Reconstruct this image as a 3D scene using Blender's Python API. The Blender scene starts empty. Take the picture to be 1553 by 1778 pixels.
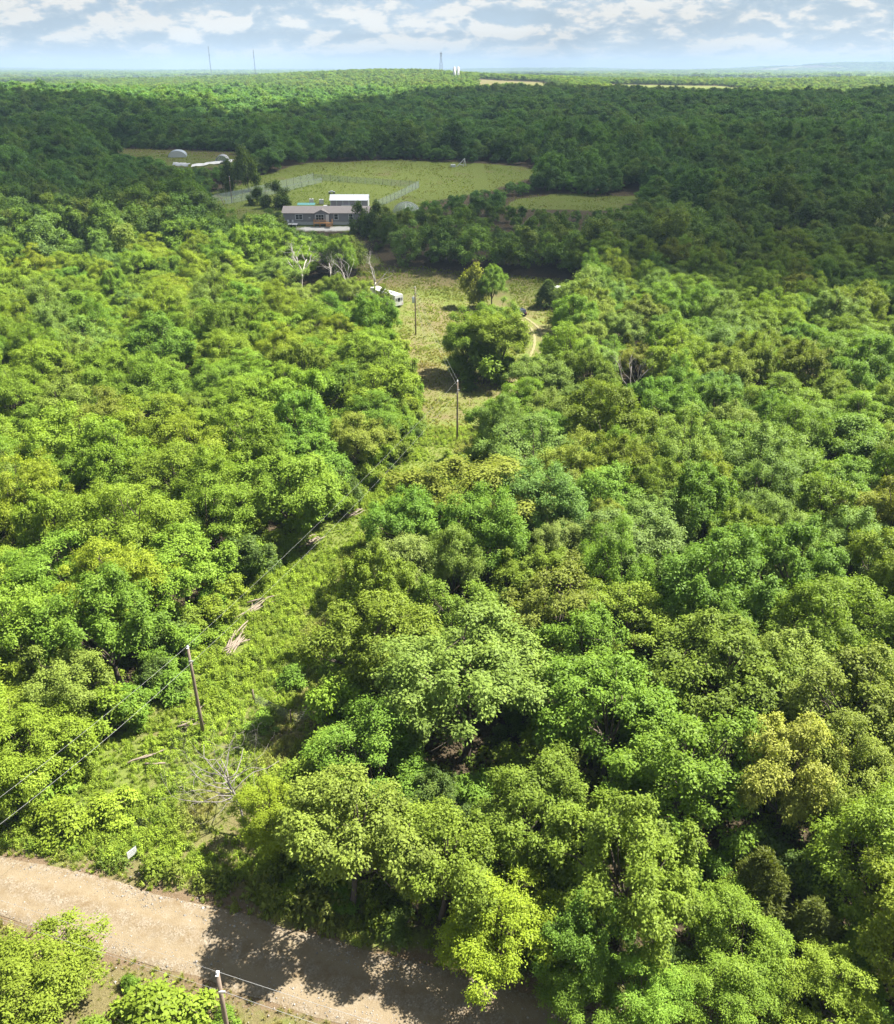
import bpy, math, numpy as np
from mathutils import Vector, Matrix
R = math.radians
scene = bpy.context.scene
col = scene.collection

# ------------------------------------------------------------------ camera
cam_d = bpy.data.cameras.new('camera')
cam_d.sensor_fit = 'VERTICAL'; cam_d.sensor_height = 24.0
cam_d.lens = 24.0 * 1500 / 1778
cam_d.clip_start = 0.5; cam_d.clip_end = 60000
cam = bpy.data.objects.new('camera', cam_d); col.objects.link(cam)
cam.location = (0, 0, 52); cam.rotation_euler = (R(90 - 27.1), 0, 0)
scene.camera = cam

# ------------------------------------------------------------------ sun, sky, exposure
SUN = Vector((0.66, 0.32, 1.0)).normalized()
SUN_EL = math.asin(SUN.z); SUN_ROT = math.atan2(SUN.x, SUN.y)
sd = bpy.data.lights.new('sun', 'SUN'); sd.energy = 5.0; sd.angle = R(0.53); sd.color = (1.0, 0.955, 0.88)
so = bpy.data.objects.new('sun', sd); col.objects.link(so)
so.rotation_euler = (-SUN).to_track_quat('-Z', 'Y').to_euler(); so.location = (60, 40, 300)

scene.view_settings.view_transform = 'Standard'; scene.view_settings.look = 'None'
scene.view_settings.exposure = 2.05; scene.view_settings.gamma = 1.0
scene.view_settings.use_curve_mapping = False
cy = scene.cycles
cy.max_bounces = 4; cy.diffuse_bounces = 2; cy.glossy_bounces = 1; cy.transmission_bounces = 3
cy.transparent_max_bounces = 10; cy.volume_bounces = 0; cy.use_denoising = True
cy.caustics_reflective = False; cy.caustics_refractive = False
cy.sample_clamp_indirect = 4.0
try: scene.render.use_persistent_data = False
except Exception: pass

class NT:
    """small helper to write node trees"""
    def __init__(s, tree): s.t = tree; s.n = tree.nodes; s.l = tree.links
    def add(s, typ, **kw):
        n = s.n.new(typ)
        for k, v in kw.items(): setattr(n, k, v)
        return n
    def put(s, sock, v):
        if isinstance(v, bpy.types.NodeSocket): s.l.new(v, sock)
        elif v is not None: sock.default_value = v
    def math(s, op, a, b=None, c=None, clamp=False):
        n = s.add('ShaderNodeMath', operation=op, use_clamp=clamp)
        for i, v in enumerate((a, b, c)):
            if v is not None: s.put(n.inputs[i], v)
        return n.outputs[0]
    def vmath(s, op, a, b=None, sc=None):
        n = s.add('ShaderNodeVectorMath', operation=op)
        s.put(n.inputs[0], a)
        if b is not None: s.put(n.inputs[1], b)
        if sc is not None: s.put(n.inputs['Scale'], sc)
        return n.outputs[0]
    def noise(s, vec, scale, detail=3, rough=.55, dist=0.0):
        n = s.add('ShaderNodeTexNoise'); s.put(n.inputs['Vector'], vec)
        n.inputs['Scale'].default_value = scale; n.inputs['Detail'].default_value = detail
        n.inputs['Roughness'].default_value = rough; n.inputs['Distortion'].default_value = dist
        return n.outputs['Fac']
    def ramp(s, f, stops):
        n = s.add('ShaderNodeValToRGB'); s.put(n.inputs[0], f)
        e = n.color_ramp.elements
        while len(e) < len(stops): e.new(0.5)
        for x, (p, c) in zip(e, stops):
            x.position = p; x.color = (*c, 1) if len(c) == 3 else c
        return n.outputs[0]
    def mix(s, f, a, b, blend='MIX'):
        n = s.add('ShaderNodeMix', data_type='RGBA', blend_type=blend)
        s.put(n.inputs[0], f)
        s.put(n.inputs[6], (*a, 1) if isinstance(a, tuple) and len(a) == 3 else a)
        s.put(n.inputs[7], (*b, 1) if isinstance(b, tuple) and len(b) == 3 else b)
        return n.outputs[2]
    def mapr(s, v, a, b, c=0, d=1):
        n = s.add('ShaderNodeMapRange', clamp=True); s.put(n.inputs[0], v)
        for i, x in enumerate((a, b, c, d)): n.inputs[i + 1].default_value = x
        return n.outputs[0]

world = bpy.data.worlds.new('World'); scene.world = world; world.use_nodes = True
w = NT(world.node_tree); w.n.clear()
sky = w.add('ShaderNodeTexSky', sky_type='NISHITA', sun_disc=False)
sky.sun_elevation = SUN_EL; sky.sun_rotation = SUN_ROT; sky.altitude = 200; sky.air_density = 1.0; sky.dust_density = 0.6; sky.ozone_density = 1.0
tc = w.add('ShaderNodeTexCoord').outputs['Generated']
sx = w.add('ShaderNodeSeparateXYZ'); w.put(sx.inputs[0], tc)
zc = w.math('MAXIMUM', sx.outputs[2], 0.0)
def cloud_density(dz):
    """a field of cumulus, drawn closer together towards the horizon"""
    zz = w.math('ADD', zc, 0.34 + dz)
    cb = w.add('ShaderNodeCombineXYZ')
    w.put(cb.inputs[0], w.math('DIVIDE', sx.outputs[0], zz)); w.put(cb.inputs[1], w.math('DIVIDE', sx.outputs[1], zz))
    p = cb.outputs[0]
    big = w.noise(p, 3.4, 2.0, .5)
    mid = w.noise(p, 9.5, 6.0, .60, .5)
    puff = w.noise(p, 30.0, 4.0, .6, .4)
    s_ = w.math('ADD', w.math('MULTIPLY', big, .40), w.math('MULTIPLY', mid, .46))
    return w.math('ADD', s_, w.math('MULTIPLY', puff, .14))
d0 = cloud_density(0.0); d1 = cloud_density(0.011)
cover = w.mapr(d0, 0.36, 0.46)
relief = w.mapr(w.math('SUBTRACT', d0, d1), -0.055, 0.048)
ccol = w.ramp(relief, [(0.0, (0.40, 0.52, 0.66)), (0.42, (0.54, 0.64, 0.75)), (0.62, (0.68, 0.73, 0.79)), (0.82, (0.90, 0.88, 0.86)), (1.0, (1.05, 0.99, 0.92))])
ccol = w.mix(cover, (0.44, 0.58, 0.76), ccol)                             # blue air between the clouds
ccol = w.mix(w.mapr(zc, 0.0, 0.026), (0.60, 0.685, 0.775), ccol)           # distant clouds melt into the horizon air
bg1 = w.add('ShaderNodeBackground'); w.put(bg1.inputs[0], sky.outputs[0]); bg1.inputs[1].default_value = 0.06
bg2 = w.add('ShaderNodeBackground'); w.put(bg2.inputs[0], ccol); bg2.inputs[1].default_value = 0.208
ms = w.add('ShaderNodeMixShader'); ms.inputs[0].default_value = 0.88; w.l.new(bg1.outputs[0], ms.inputs[1]); w.l.new(bg2.outputs[0], ms.inputs[2])
wo = w.add('ShaderNodeOutputWorld'); w.l.new(ms.outputs[0], wo.inputs[0])

# ------------------------------------------------------------------ the lie of the land
def sst(a, b, v):
    t = np.clip((np.asarray(v, float) - a) / (b - a), 0, 1); return t * t * (3 - 2 * t)
def vnoise(x, y, s, seed=0):
    """smooth value noise, -1..1"""
    x = np.asarray(x, float) / s; y = np.asarray(y, float) / s
    xi = np.floor(x); yi = np.floor(y); fx = x - xi; fy = y - yi
    def h(a, b):
        v = np.sin(a * 127.1 + b * 311.7 + seed * 74.7) * 43758.5453
        return v - np.floor(v)
    fx = fx * fx * (3 - 2 * fx); fy = fy * fy * (3 - 2 * fy)
    return 2 * ((h(xi, yi) * (1 - fx) + h(xi + 1, yi) * fx) * (1 - fy) + (h(xi, yi + 1) * (1 - fx) + h(xi + 1, yi + 1) * fx) * fy) - 1
def gau(x, y, cx, cy_, sx_, sy_): return np.exp(-((x - cx) / sx_) ** 2 - ((y - cy_) / sy_) ** 2)
def H(x, y):
    x = np.asarray(x, float); y = np.asarray(y, float)
    z = 10 * sst(205, 300, y) + 6 * sst(300, 430, y)
    z = z + 0.25 * vnoise(x, y, 23, 3) * sst(55, 75, y) * (1 - sst(195, 215, y))
    far = sst(480, 700, y)
    z = z - 5 * gau(x, y, 100, 600, 900, 110)
    z = z + far * (12 * gau(x, y, -560, 900, 300, 230) + 6 * gau(x, y, -1000, 1250, 420, 300)
                   + 3 * gau(x, y, 500, 900, 420, 260) + 3 * vnoise(x, y, 190, 6)
                   + 25 * gau(x, y, -110, 1950, 280, 520) + 10 * sst(1300, 2000, y) * sst(0, 260, x) * (1 - sst(2300, 3200, y)) + 10 * gau(x, y, -420, 2300, 420, 420)
                    )
    mid = sst(1500, 3500, y)
    z = z + mid * (2 + 6 * vnoise(x, y, 1100, 5) + 3 * vnoise(x, y, 420, 9))
    vf = sst(6000, 9500, y)
    z = z + vf * (6 + 14 * vnoise(x, y, 2600, 21)) + 105 * gau(x, y, 5200, 11500, 1700, 900) + 40 * gau(x, y, -6500, 13500, 2600, 1200) + 34 * gau(x, y, 1500, 13500, 1500, 900) + 26 * gau(x, y, -2200, 13800, 1800, 900)
    return z

def inpoly(x, y, poly):
    x = np.asarray(x, float); y = np.asarray(y, float); c = np.zeros(x.shape, bool)
    n = len(poly)
    for i in range(n):
        x0, y0 = poly[i]; x1, y1 = poly[(i + 1) % n]
        m = (y0 > y) != (y1 > y)
        c ^= m & (x < (x1 - x0) * (y - y0) / ((y1 - y0) or 1e-9) + x0)
    return c
def dpoly(x, y, poly):
    """distance to the polygon, negative inside"""
    x = np.asarray(x, float); y = np.asarray(y, float); d = np.full(x.shape, 1e9)
    for i in range(len(poly)):
        ax, ay = poly[i]; bx, by = poly[(i + 1) % len(poly)]
        L = (bx - ax) ** 2 + (by - ay) ** 2
        t = np.clip(((x - ax) * (bx - ax) + (y - ay) * (by - ay)) / L, 0, 1)
        d = np.minimum(d, np.hypot(x - ax - t * (bx - ax), y - ay - t * (by - ay)))
    return np.where(inpoly(x, y, poly), -d, d)

CLEAR = [(-34, 47.5), (-30, 52), (-28.5, 57), (-26, 63), (-23.5, 76), (-20.5, 88), (-14, 101), (-6, 121), (-5, 143), (-10.5, 172), (-18, 190), (-23, 203), (-25, 222),
         (-23, 240), (-12, 243), (6, 237), (34, 232), (33, 214), (26.5, 200), (25, 178), (20, 168), (16, 150), (11.5, 138), (6.5, 126), (1.0, 111), (-4.8, 99), (-9.2, 80), (-11, 60), (-13, 50), (-14, 44.5)]
LANE = [(-22, 238), (-34, 276), (-28, 276), (-17, 238)]
YARD = [(-64, 276), (-22, 275), (-12, 300), (-6, 325), (18, 345), (42, 384), (32, 398), (-20, 422), (-58, 412), (-92, 330), (-78, 300)]
FIELD2 = [(20, 310), (24, 330), (45, 337), (70, 334), (62, 312), (50, 303)]
HOOPS = [(-195, 520), (-105, 476), (-90, 430), (-92, 396), (-122, 388), (-160, 440), (-205, 492)]
FIELD3 = [(130, 272), (142, 300), (200, 305), (200, 270)]
FAR_FIELDS = [[(45, 1440), (60, 1900), (185, 1920), (195, 1470)], [(270, 1490), (290, 1880), (540, 1900), (530, 1520)], [(-330, 2500), (-300, 2900), (-110, 2900), (-140, 2500)],
              [(700, 2700), (720, 3000), (1200, 3000), (1150, 2700)], [(1300, 2300), (1330, 2600), (1800, 2600), (1750, 2300)], [(900, 3600), (950, 4200), (1900, 4200), (1800, 3600)]]
OPEN = [CLEAR, LANE, YARD, FIELD2, HOOPS, FIELD3] + FAR_FIELDS
ROAD_A = np.array([(-60, 53.2), (-45, 48.9), (-33.2, 45.5), (-27.2, 44.1), (-18.1, 41.6), (-8.4, 38.8), (-0.6, 36.4), (4.5, 35.0), (20, 30.6), (60, 19.0)])
ROAD_B = np.array([(-60, 48.4), (-45, 44.2), (-30.8, 40.4), (-24.1, 38.3), (-17.7, 36.3), (-10.7, 34.1), (-6.2, 32.8), (2.0, 30.4), (20, 25.2), (60, 13.6)])
ROADP = [tuple(p) for p in ROAD_A] + [tuple(p) for p in ROAD_B[::-1]]
def dragged(x, y, p, k=1.0):
    """distance to a field whose tree line is uneven"""
    x = np.asarray(x, float); y = np.asarray(y, float)
    return dpoly(x, y, p) + k * (4.8 * vnoise(x, y, 15, 101) + 2.2 * vnoise(x, y, 5, 102))
def far_open(x, y):
    """patches of pasture out on the plain"""
    n = vnoise(x, y, 520, 31) * .6 + vnoise(x, y, 210, 32) * .4 + .5 * vnoise(x, y, 1900, 34)
    return (np.asarray(y) > 2300) & (n > 0.12)

# ------------------------------------------------------------------ mesh helpers
def new_mesh(name, V, F, mat=None, smooth=False, lv=None):
    """V (n,3); F (m,k) array of one polygon size, or list of lists"""
    me = bpy.data.meshes.new(name)
    if isinstance(F, np.ndarray):
        V = np.asarray(V, np.float32); m, k = F.shape
        me.vertices.add(len(V)); me.vertices.foreach_set('co', V.ravel())
        me.loops.add(m * k); me.loops.foreach_set('vertex_index', F.astype(np.int32).ravel())
        me.polygons.add(m); me.polygons.foreach_set('loop_start', np.arange(0, m * k, k, dtype=np.int32))
        try: me.polygons.foreach_set('loop_total', np.full(m, k, np.int32))
        except Exception: pass
        me.update(calc_edges=True)
    else:
        me.from_pydata([tuple(v) for v in V], [], F); me.update()
    if lv is not None:
        a = me.attributes.new('lv', 'FLOAT', 'POINT'); a.data.foreach_set('value', np.asarray(lv, np.float32))
    if smooth: me.polygons.foreach_set('use_smooth', np.ones(len(me.polygons), bool))
    if mat is not None: me.materials.append(mat)
    return me
def link(name, me, parent=None, loc=(0, 0, 0), rz=0.0):
    o = bpy.data.objects.new(name, me); col.objects.link(o); o.location = loc; o.rotation_euler = (0, 0, rz)
    if parent is not None: o.parent = parent
    return o
def tag(o, label=None, cat=None, group=None, kind=None):
    for k, v in (('label', label), ('category', cat), ('group', group), ('kind', kind)):
        if v: o[k] = v
    return o
def empty(name, loc, rz=0.0, label=None, cat=None, group=None):
    o = bpy.data.objects.new(name, None); col.objects.link(o); o.location = loc; o.rotation_euler = (0, 0, rz); o.empty_display_size = .3
    return tag(o, label, cat, group)
class MB:
    def __init__(s): s.v = []; s.f = []
    def quad(s, *p):
        b = len(s.v); s.v += [tuple(q) for q in p]; s.f.append(list(range(b, b + len(p))))
    def box(s, x0, x1, y0, y1, z0, z1):
        b = len(s.v)
        s.v += [(x0, y0, z0), (x1, y0, z0), (x1, y1, z0), (x0, y1, z0), (x0, y0, z1), (x1, y0, z1), (x1, y1, z1), (x0, y1, z1)]
        s.f += [[b + i for i in q] for q in ((0, 3, 2, 1), (4, 5, 6, 7), (0, 1, 5, 4), (1, 2, 6, 5), (2, 3, 7, 6), (3, 0, 4, 7))]
        return s
    def prism(s, prof, x0, x1):
        """profile in (y,z), extruded along x"""
        b = len(s.v); n = len(prof)
        s.v += [(x0, y, z) for y, z in prof] + [(x1, y, z) for y, z in prof]
        s.f += [[b + i, b + n + i, b + n + (i + 1) % n, b + (i + 1) % n] for i in range(n)]
        s.f += [[b + i for i in range(n)][::-1][::-1], [b + n + i for i in range(n)][::-1]]
        return s
    def tube(s, pts, rad, k=6, cap=True):
        pts = [Vector(p) for p in pts]; n = len(pts); b = len(s.v)
        if not hasattr(rad, '__len__'): rad = [rad] * n
        for i, p in enumerate(pts):
            t = (pts[min(i + 1, n - 1)] - pts[max(i - 1, 0)]).normalized()
            a = t.cross(Vector((0, 0, 1)) if abs(t.z) < .9 else Vector((1, 0, 0))).normalized(); c = t.cross(a)
            for j in range(k):
                q = p + (a * math.cos(2 * math.pi * j / k) + c * math.sin(2 * math.pi * j / k)) * rad[i]
                s.v.append(tuple(q))
        for i in range(n - 1):
            for j in range(k):
                s.f.append([b + i * k + j, b + i * k + (j + 1) % k, b + (i + 1) * k + (j + 1) % k, b + (i + 1) * k + j])
        if cap:
            s.f.append([b + j for j in range(k)][::-1]); s.f.append([b + (n - 1) * k + j for j in range(k)])
        return s
    def mesh(s, name, mat, smooth=False): return new_mesh(name, s.v, s.f, mat, smooth)
    def obj(s, name, mat, parent=None, loc=(0, 0, 0), rz=0.0, smooth=False):
        return link(name, s.mesh(name, mat, smooth), parent, loc, rz)

# ------------------------------------------------------------------ materials
def mat(name):
    m = bpy.data.materials.new(name); m.use_nodes = True; t = NT(m.node_tree); t.n.clear()
    o = t.add('ShaderNodeOutputMaterial'); return m, t, o
def principled(t, o, base, rough=.7, spec=.3, bump=None, bstr=.3, bdist=.05, metal=0.0):
    b = t.add('ShaderNodeBsdfPrincipled'); t.put(b.inputs['Base Color'], (*base, 1) if isinstance(base, tuple) else base)
    t.put(b.inputs['Roughness'], rough); b.inputs['Specular IOR Level'].default_value = spec; b.inputs['Metallic'].default_value = metal
    if bump is not None:
        n = t.add('ShaderNodeBump'); n.inputs['Strength'].default_value = bstr; n.inputs['Distance'].default_value = bdist
        t.put(n.inputs['Height'], bump); t.l.new(n.outputs[0], b.inputs['Normal'])
    if o is not None: t.l.new(b.outputs[0], o.inputs[0])
    return b
def plain(name, c, rough=.7, spec=.3, var=.18, scale=3.0, metal=0.0):
    m, t, o = mat(name)
    tcn = t.add('ShaderNodeTexCoord').outputs['Object']
    n = t.noise(tcn, scale, 4, .6)
    cc = t.mix(n, tuple(x * (1 - var) for x in c), tuple(min(1, x * (1 + var)) for x in c))
    principled(t, o, cc, rough, spec, n, .2, .02, metal)
    return m
def leaf_material(name, instanced):
    m, t, o = mat(name)
    if instanced:
        a = t.add('ShaderNodeAttribute', attribute_type='INSTANCER', attribute_name='tint'); base = a.outputs['Color']
    else:
        base = t.add('ShaderNodeObjectInfo').outputs['Color']
    lv = t.add('ShaderNodeAttribute', attribute_type='GEOMETRY', attribute_name='lv').outputs['Fac']
    v = t.math('MULTIPLY_ADD', lv, 0.62, 0.66)
    c = t.vmath('SCALE', base, sc=v)
    c = t.mix(t.math('MULTIPLY', t.math('POWER', lv, 4.0), .35), c, (0.22, 0.26, 0.04))
    b = principled(t, None, c, .55, .12)
    tr = t.add('ShaderNodeBsdfTranslucent'); t.put(tr.inputs[0], t.mix(1.0, c, (1.30, 1.35, .35), 'MULTIPLY'))
    mx = t.add('ShaderNodeMixShader'); mx.inputs[0].default_value = .34
    t.l.new(b.outputs[0], mx.inputs[1]); t.l.new(tr.outputs[0], mx.inputs[2]); t.l.new(mx.outputs[0], o.inputs[0])
    return m
M_LEAF = leaf_material('leaf', False); M_LEAFI = leaf_material('leaf_scattered', True)
M_BARK = plain('bark', (0.085, 0.068, 0.052), .9, .1, .35, 4)
M_DEAD = plain('weathered_dead_wood', (0.30, 0.265, 0.23), .85, .15, .3, 5)
M_LOG = plain('cut_log_bark', (0.19, 0.155, 0.12), .9, .1, .4, 3)
M_POLE = plain('weathered_pole_wood', (0.18, 0.14, 0.105), .85, .15, .3, 6)
M_METAL = plain('galvanised_metal', (0.45, 0.46, 0.47), .45, .5, .1, 8, .6)
M_WIRE = plain('aluminium_wire', (0.27, 0.27, 0.26), .6, .3, .1, 2, .1)
M_WHITE = plain('white_paint', (0.60, 0.60, 0.60), .45, .4, .05, 2)
M_GREY = plain('grey_print', (0.35, 0.36, 0.38), .6, .3, .05, 3)
M_BLACK = plain('dark_rubber', (0.025, 0.025, 0.028), .7, .3, .2, 4)

# ------------------------------------------------------------------ ground
ys = np.concatenate([np.arange(-60, 18, 8), np.arange(18, 250, 1.6), np.arange(250, 520, 4.5), 520 * 1.045 ** np.arange(0, 82)])
xa = np.concatenate([np.arange(0, 130, 2.0), 130 * 1.085 ** np.arange(0, 62)])
xs = np.concatenate([-xa[:0:-1], xa])
GX, GY = np.meshgrid(xs, ys)
gx, gy = GX.ravel(), GY.ravel()
gz = H(gx, gy)
rd = dpoly(gx, gy, ROADP)
gz = np.where(rd < 3, gz - 0.03, gz) + 0.10 * vnoise(gx, gy, 3.1, 7) * (rd > 1.5) * (gy < 260)
ny, nx = GX.shape
idx = np.arange(ny * nx).reshape(ny, nx)
GF = np.stack([idx[:-1, :-1], idx[:-1, 1:], idx[1:, 1:], idx[1:, :-1]], -1).reshape(-1, 4)

def soft(poly, wdt=2.5): return 1 - sst(-wdt, wdt, dragged(gx, gy, poly, .3 if poly is CLEAR else 1))
grass = np.maximum.reduce([soft(CLEAR, 2.0), soft(LANE, 2), soft(YARD, 3), soft(FIELD2, 3), soft(HOOPS, 4), soft(FIELD3, 4)] + [soft(p, 12) for p in FAR_FIELDS])
verge = 1 - sst(0.5, 4.0, rd)
south = 1 - sst(-2, 2, gy - np.interp(gx, ROAD_B[:, 0], ROAD_B[:, 1]))
grass = np.maximum.reduce([grass, verge, south * .9, far_open(gx, gy) * .95])
dry = np.clip(0.35 + .35 * vnoise(gx, gy, 14, 11) + .2 * vnoise(gx, gy, 5, 12), 0, 1)
dry = np.where((gy > 135) & (gy < 246), np.clip(dry + .26, 0, 1), dry)
dry = np.where((gy > 270) & (gy < 430), np.clip(dry * .5 + .02, 0, 1), dry)
dry = np.where(inpoly(gx, gy, HOOPS), np.clip(dry + .2, 0, 1), dry)
dry = np.where(gy > 700, np.clip(.55 + .4 * vnoise(gx, gy, 400, 15), 0, 1), dry)
dry = np.maximum(dry, np.maximum(verge * .7, south) * (.80 + .25 * vnoise(gx, gy, 4, 17)))
LAWN = [(-80, 320), (-53, 364), (-12, 349), (-25, 309), (-58, 300)]
dry = np.where(inpoly(gx, gy, LAWN), dry * .45, dry)
bare = np.clip(1 - sst(0, 1.6, rd + .9 * vnoise(gx, gy, 2.2, 19)), 0, 1)
trail = np.zeros_like(gx)
for (tx, ty) in [(-19, 50), (-14.5, 58), (-12.5, 64), (-12.8, 74), (-10.5, 86), (-6.5, 97), (-1, 110)]:
    trail = np.maximum(trail, np.exp(-((gx - tx) ** 2 + ((gy - ty) * .55) ** 2) / 5.0))
dry = np.clip(np.maximum(dry, trail * .8), 0, 1)
TRK = np.array([(13.5, 214), (15.6, 207), (17.3, 203), (19.2, 198.5), (20.3, 192), (20.1, 185), (19.4, 178), (17.5, 170), (15, 160), (12.5, 150), (8, 138)])
ty_ = np.interp(gy, TRK[::-1, 1], TRK[::-1, 0]); onT = (gy > 138) & (gy < 214)
pad = np.maximum.reduce([np.exp(-((gx + 37) / 11.0) ** 4 - ((gy - 275.8) / 3.0) ** 4), np.exp(-((gx + 11) / 6) ** 4 - ((gy - 303) / 7) ** 4) * .0])
rd_ = np.exp(-((gx + 12) / 7) ** 4 - ((gy - 305) / 6) ** 4)
gm = new_mesh('ground', np.stack([gx, gy, gz], 1), GF, None, True)
a = gm.attributes.new('cover', 'FLOAT_COLOR', 'POINT')
a.data.foreach_set('color', np.stack([grass, dry, bare, pad], 1).astype(np.float32).ravel())
m, t, o = mat('ground_cover')
at = t.add('ShaderNodeAttribute', attribute_type='GEOMETRY', attribute_name='cover')
sp = t.add('ShaderNodeSeparateColor'); t.put(sp.inputs[0], at.outputs['Color'])
pos = t.add('ShaderNodeNewGeometry').outputs['Position']
n1 = t.noise(pos, 3.2, 6, .65); n2 = t.noise(pos, .55, 5, .6); n3 = t.noise(pos, 11, 4, .7)
litter = t.ramp(n1, [(.25, (.022, .020, .011)), (.45, (.050, .040, .022)), (.60, (.085, .062, .038)), (.75, (.045, .055, .018))])
green = t.ramp(n1, [(.25, (.066, .090, .017)), (.5, (.112, .142, .028)), (.72, (.155, .178, .044))])
tan = t.ramp(n3, [(.25, (.080, .066, .028)), (.55, (.135, .115, .050)), (.8, (.185, .160, .080))])
dirt = t.ramp(n3, [(.2, (.090, .060, .033)), (.6, (.145, .105, .063)), (.8, (.185, .148, .100))])
n5 = t.noise(pos, .075, 5, .7, .6)
dm = t.mapr(t.math('ADD', t.math('ADD', sp.outputs[1], t.math('MULTIPLY', t.math('SUBTRACT', n5, .5), 1.5)), t.math('MULTIPLY', t.math('SUBTRACT', n2, .5), .8)), .26, .74)
gr = t.mix(dm, green, tan)
gmask = t.mapr(t.math('ADD', sp.outputs[0], t.math('MULTIPLY', t.math('SUBTRACT', n1, .5), .8)), .3, .62)
c = t.mix(gmask, litter, gr)
c = t.mix(t.mapr(t.math('ADD', sp.outputs[2], t.math('MULTIPLY', t.math('SUBTRACT', n1, .5), .9)), .35, .75), c, dirt)
c = t.mix(t.mapr(t.math('ADD', at.outputs['Alpha'], t.math('MULTIPLY', t.math('SUBTRACT', n2, .5), .6)), .4, .7), c, (.55, .53, .49))
principled(t, o, c, .95, .1, t.math('ADD', n1, n3), .8, .12)
gm.materials.append(m)
tag(link('ground', gm), kind='structure')

# the dirt and gravel road, a sheet with its own camber and wheel tracks
m, t, o = mat('road_dirt')
pos = t.add('ShaderNodeNewGeometry').outputs['Position']
uvn = t.add('ShaderNodeAttribute', attribute_type='GEOMETRY', attribute_name='across').outputs['Fac']
n1 = t.noise(pos, 1.1, 6, .62); n3 = t.noise(pos, 26, 3, .7); n4 = t.noise(pos, 7, 4, .65)
vor = t.add('ShaderNodeTexVoronoi'); t.put(vor.inputs['Vector'], pos); vor.inputs['Scale'].default_value = 11
peb = t.ramp(vor.outputs['Color'], [(0, (.085, .066, .043)), (.5, (.158, .129, .091)), (1, (.255, .225, .183))])
base = t.ramp(t.math('ADD', t.math('MULTIPLY', n1, .6), t.math('MULTIPLY', n4, .4)), [(.28, (.098, .066, .034)), (.5, (.158, .121, .072)), (.7, (.198, .161, .106))])
tr1 = t.math('POWER', t.math('ABSOLUTE', t.math('SINE', t.math('MULTIPLY', uvn, 6.283))), 3.0)   # two packed wheel tracks
gravel = t.mapr(t.math('ADD', t.math('MULTIPLY', n1, 1.2), t.math('MULTIPLY', tr1, -.25)), .40, .66)
c = t.mix(t.math('MULTIPLY', gravel, .72), base, peb)
c = t.mix(t.math('MULTIPLY', tr1, .42), c, (.195, .160, .108))
principled(t, o, c, .95, .1, t.math('ADD', t.math('MULTIPLY', n3, .6), vor.outputs['Distance']), .55, .03)
M_ROAD = m
nr, na = 140, 14
tt = np.linspace(0, 1, nr)
def along(P):
    s = np.concatenate([[0], np.cumsum(np.hypot(*np.diff(P, axis=0).T))]); s /= s[-1]
    return np.stack([np.interp(tt, s, P[:, 0]), np.interp(tt, s, P[:, 1])], 1)
A, B = along(ROAD_A), along(ROAD_B)
V = []; ac = []
for i in range(nr):
    jA = .35 * vnoise(i * 1.0, 3, 3, 41); jB = .45 * vnoise(i * 1.0, 9, 3, 43)
    for j in range(na + 1):
        f = j / na; ff = f + (jA * (1 - f) + jB * f) * .08
        x, y = A[i] * (1 - ff) + B[i] * ff
        z = H(x, y) + .035 + .07 * math.sin(math.pi * f) - .045 * abs(math.sin(2 * math.pi * f)) ** 3 + .02 * float(vnoise(x, y, 1.3, 45)) - (.05 if j in (0, na) else 0)
        V.append((x, y, z)); ac.append(f)
ii = np.arange(nr * (na + 1)).reshape(nr, na + 1)
RF = np.stack([ii[:-1, :-1], ii[1:, :-1], ii[1:, 1:], ii[:-1, 1:]], -1).reshape(-1, 4)[:, ::-1]
rm = new_mesh('road', np.array(V), RF, M_ROAD, True)
aa = rm.attributes.new('across', 'FLOAT', 'POINT'); aa.data.foreach_set('value', np.array(ac, np.float32))
tag(link('road', rm), kind='structure')

# two worn wheel tracks curving through the mown grass
M_TRACK = plain('worn_track_grass', (.19, .17, .085), .95, .1, .25, 2)
for off in (-.85, .85):
    V = []; F = []
    P = TRK[np.argsort(TRK[:, 1])]
    yy = np.linspace(140, 212, 90); xx = np.interp(yy, P[:, 1], P[:, 0])
    for _ in range(6): xx = np.convolve(np.pad(xx, 3, 'edge'), np.ones(7) / 7, 'valid')
    for i in range(90):
        dx = xx[min(i + 1, 89)] - xx[max(i - 1, 0)]; dy = yy[min(i + 1, 89)] - yy[max(i - 1, 0)]; L = math.hypot(dx, dy)
        nxv, nyv = dy / L, -dx / L
        for s_ in (-.5, -.17, .17, .5):
            q = off + s_ * (.55 + .12 * math.sin(i * 1.7)); x = xx[i] + nxv * q; y = yy[i] + nyv * q
            V.append((x, y, float(H(x, y)) + .10 + .012 * (abs(s_) < .3)))
    for i in range(89):
        for k in range(3): F.append([i * 4 + k, i * 4 + k + 1, i * 4 + 5 + k, i * 4 + 4 + k])
    tag(link('wheel_track_path', new_mesh('wheel_track_path', V, F, M_TRACK, True)), kind='structure')

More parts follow.
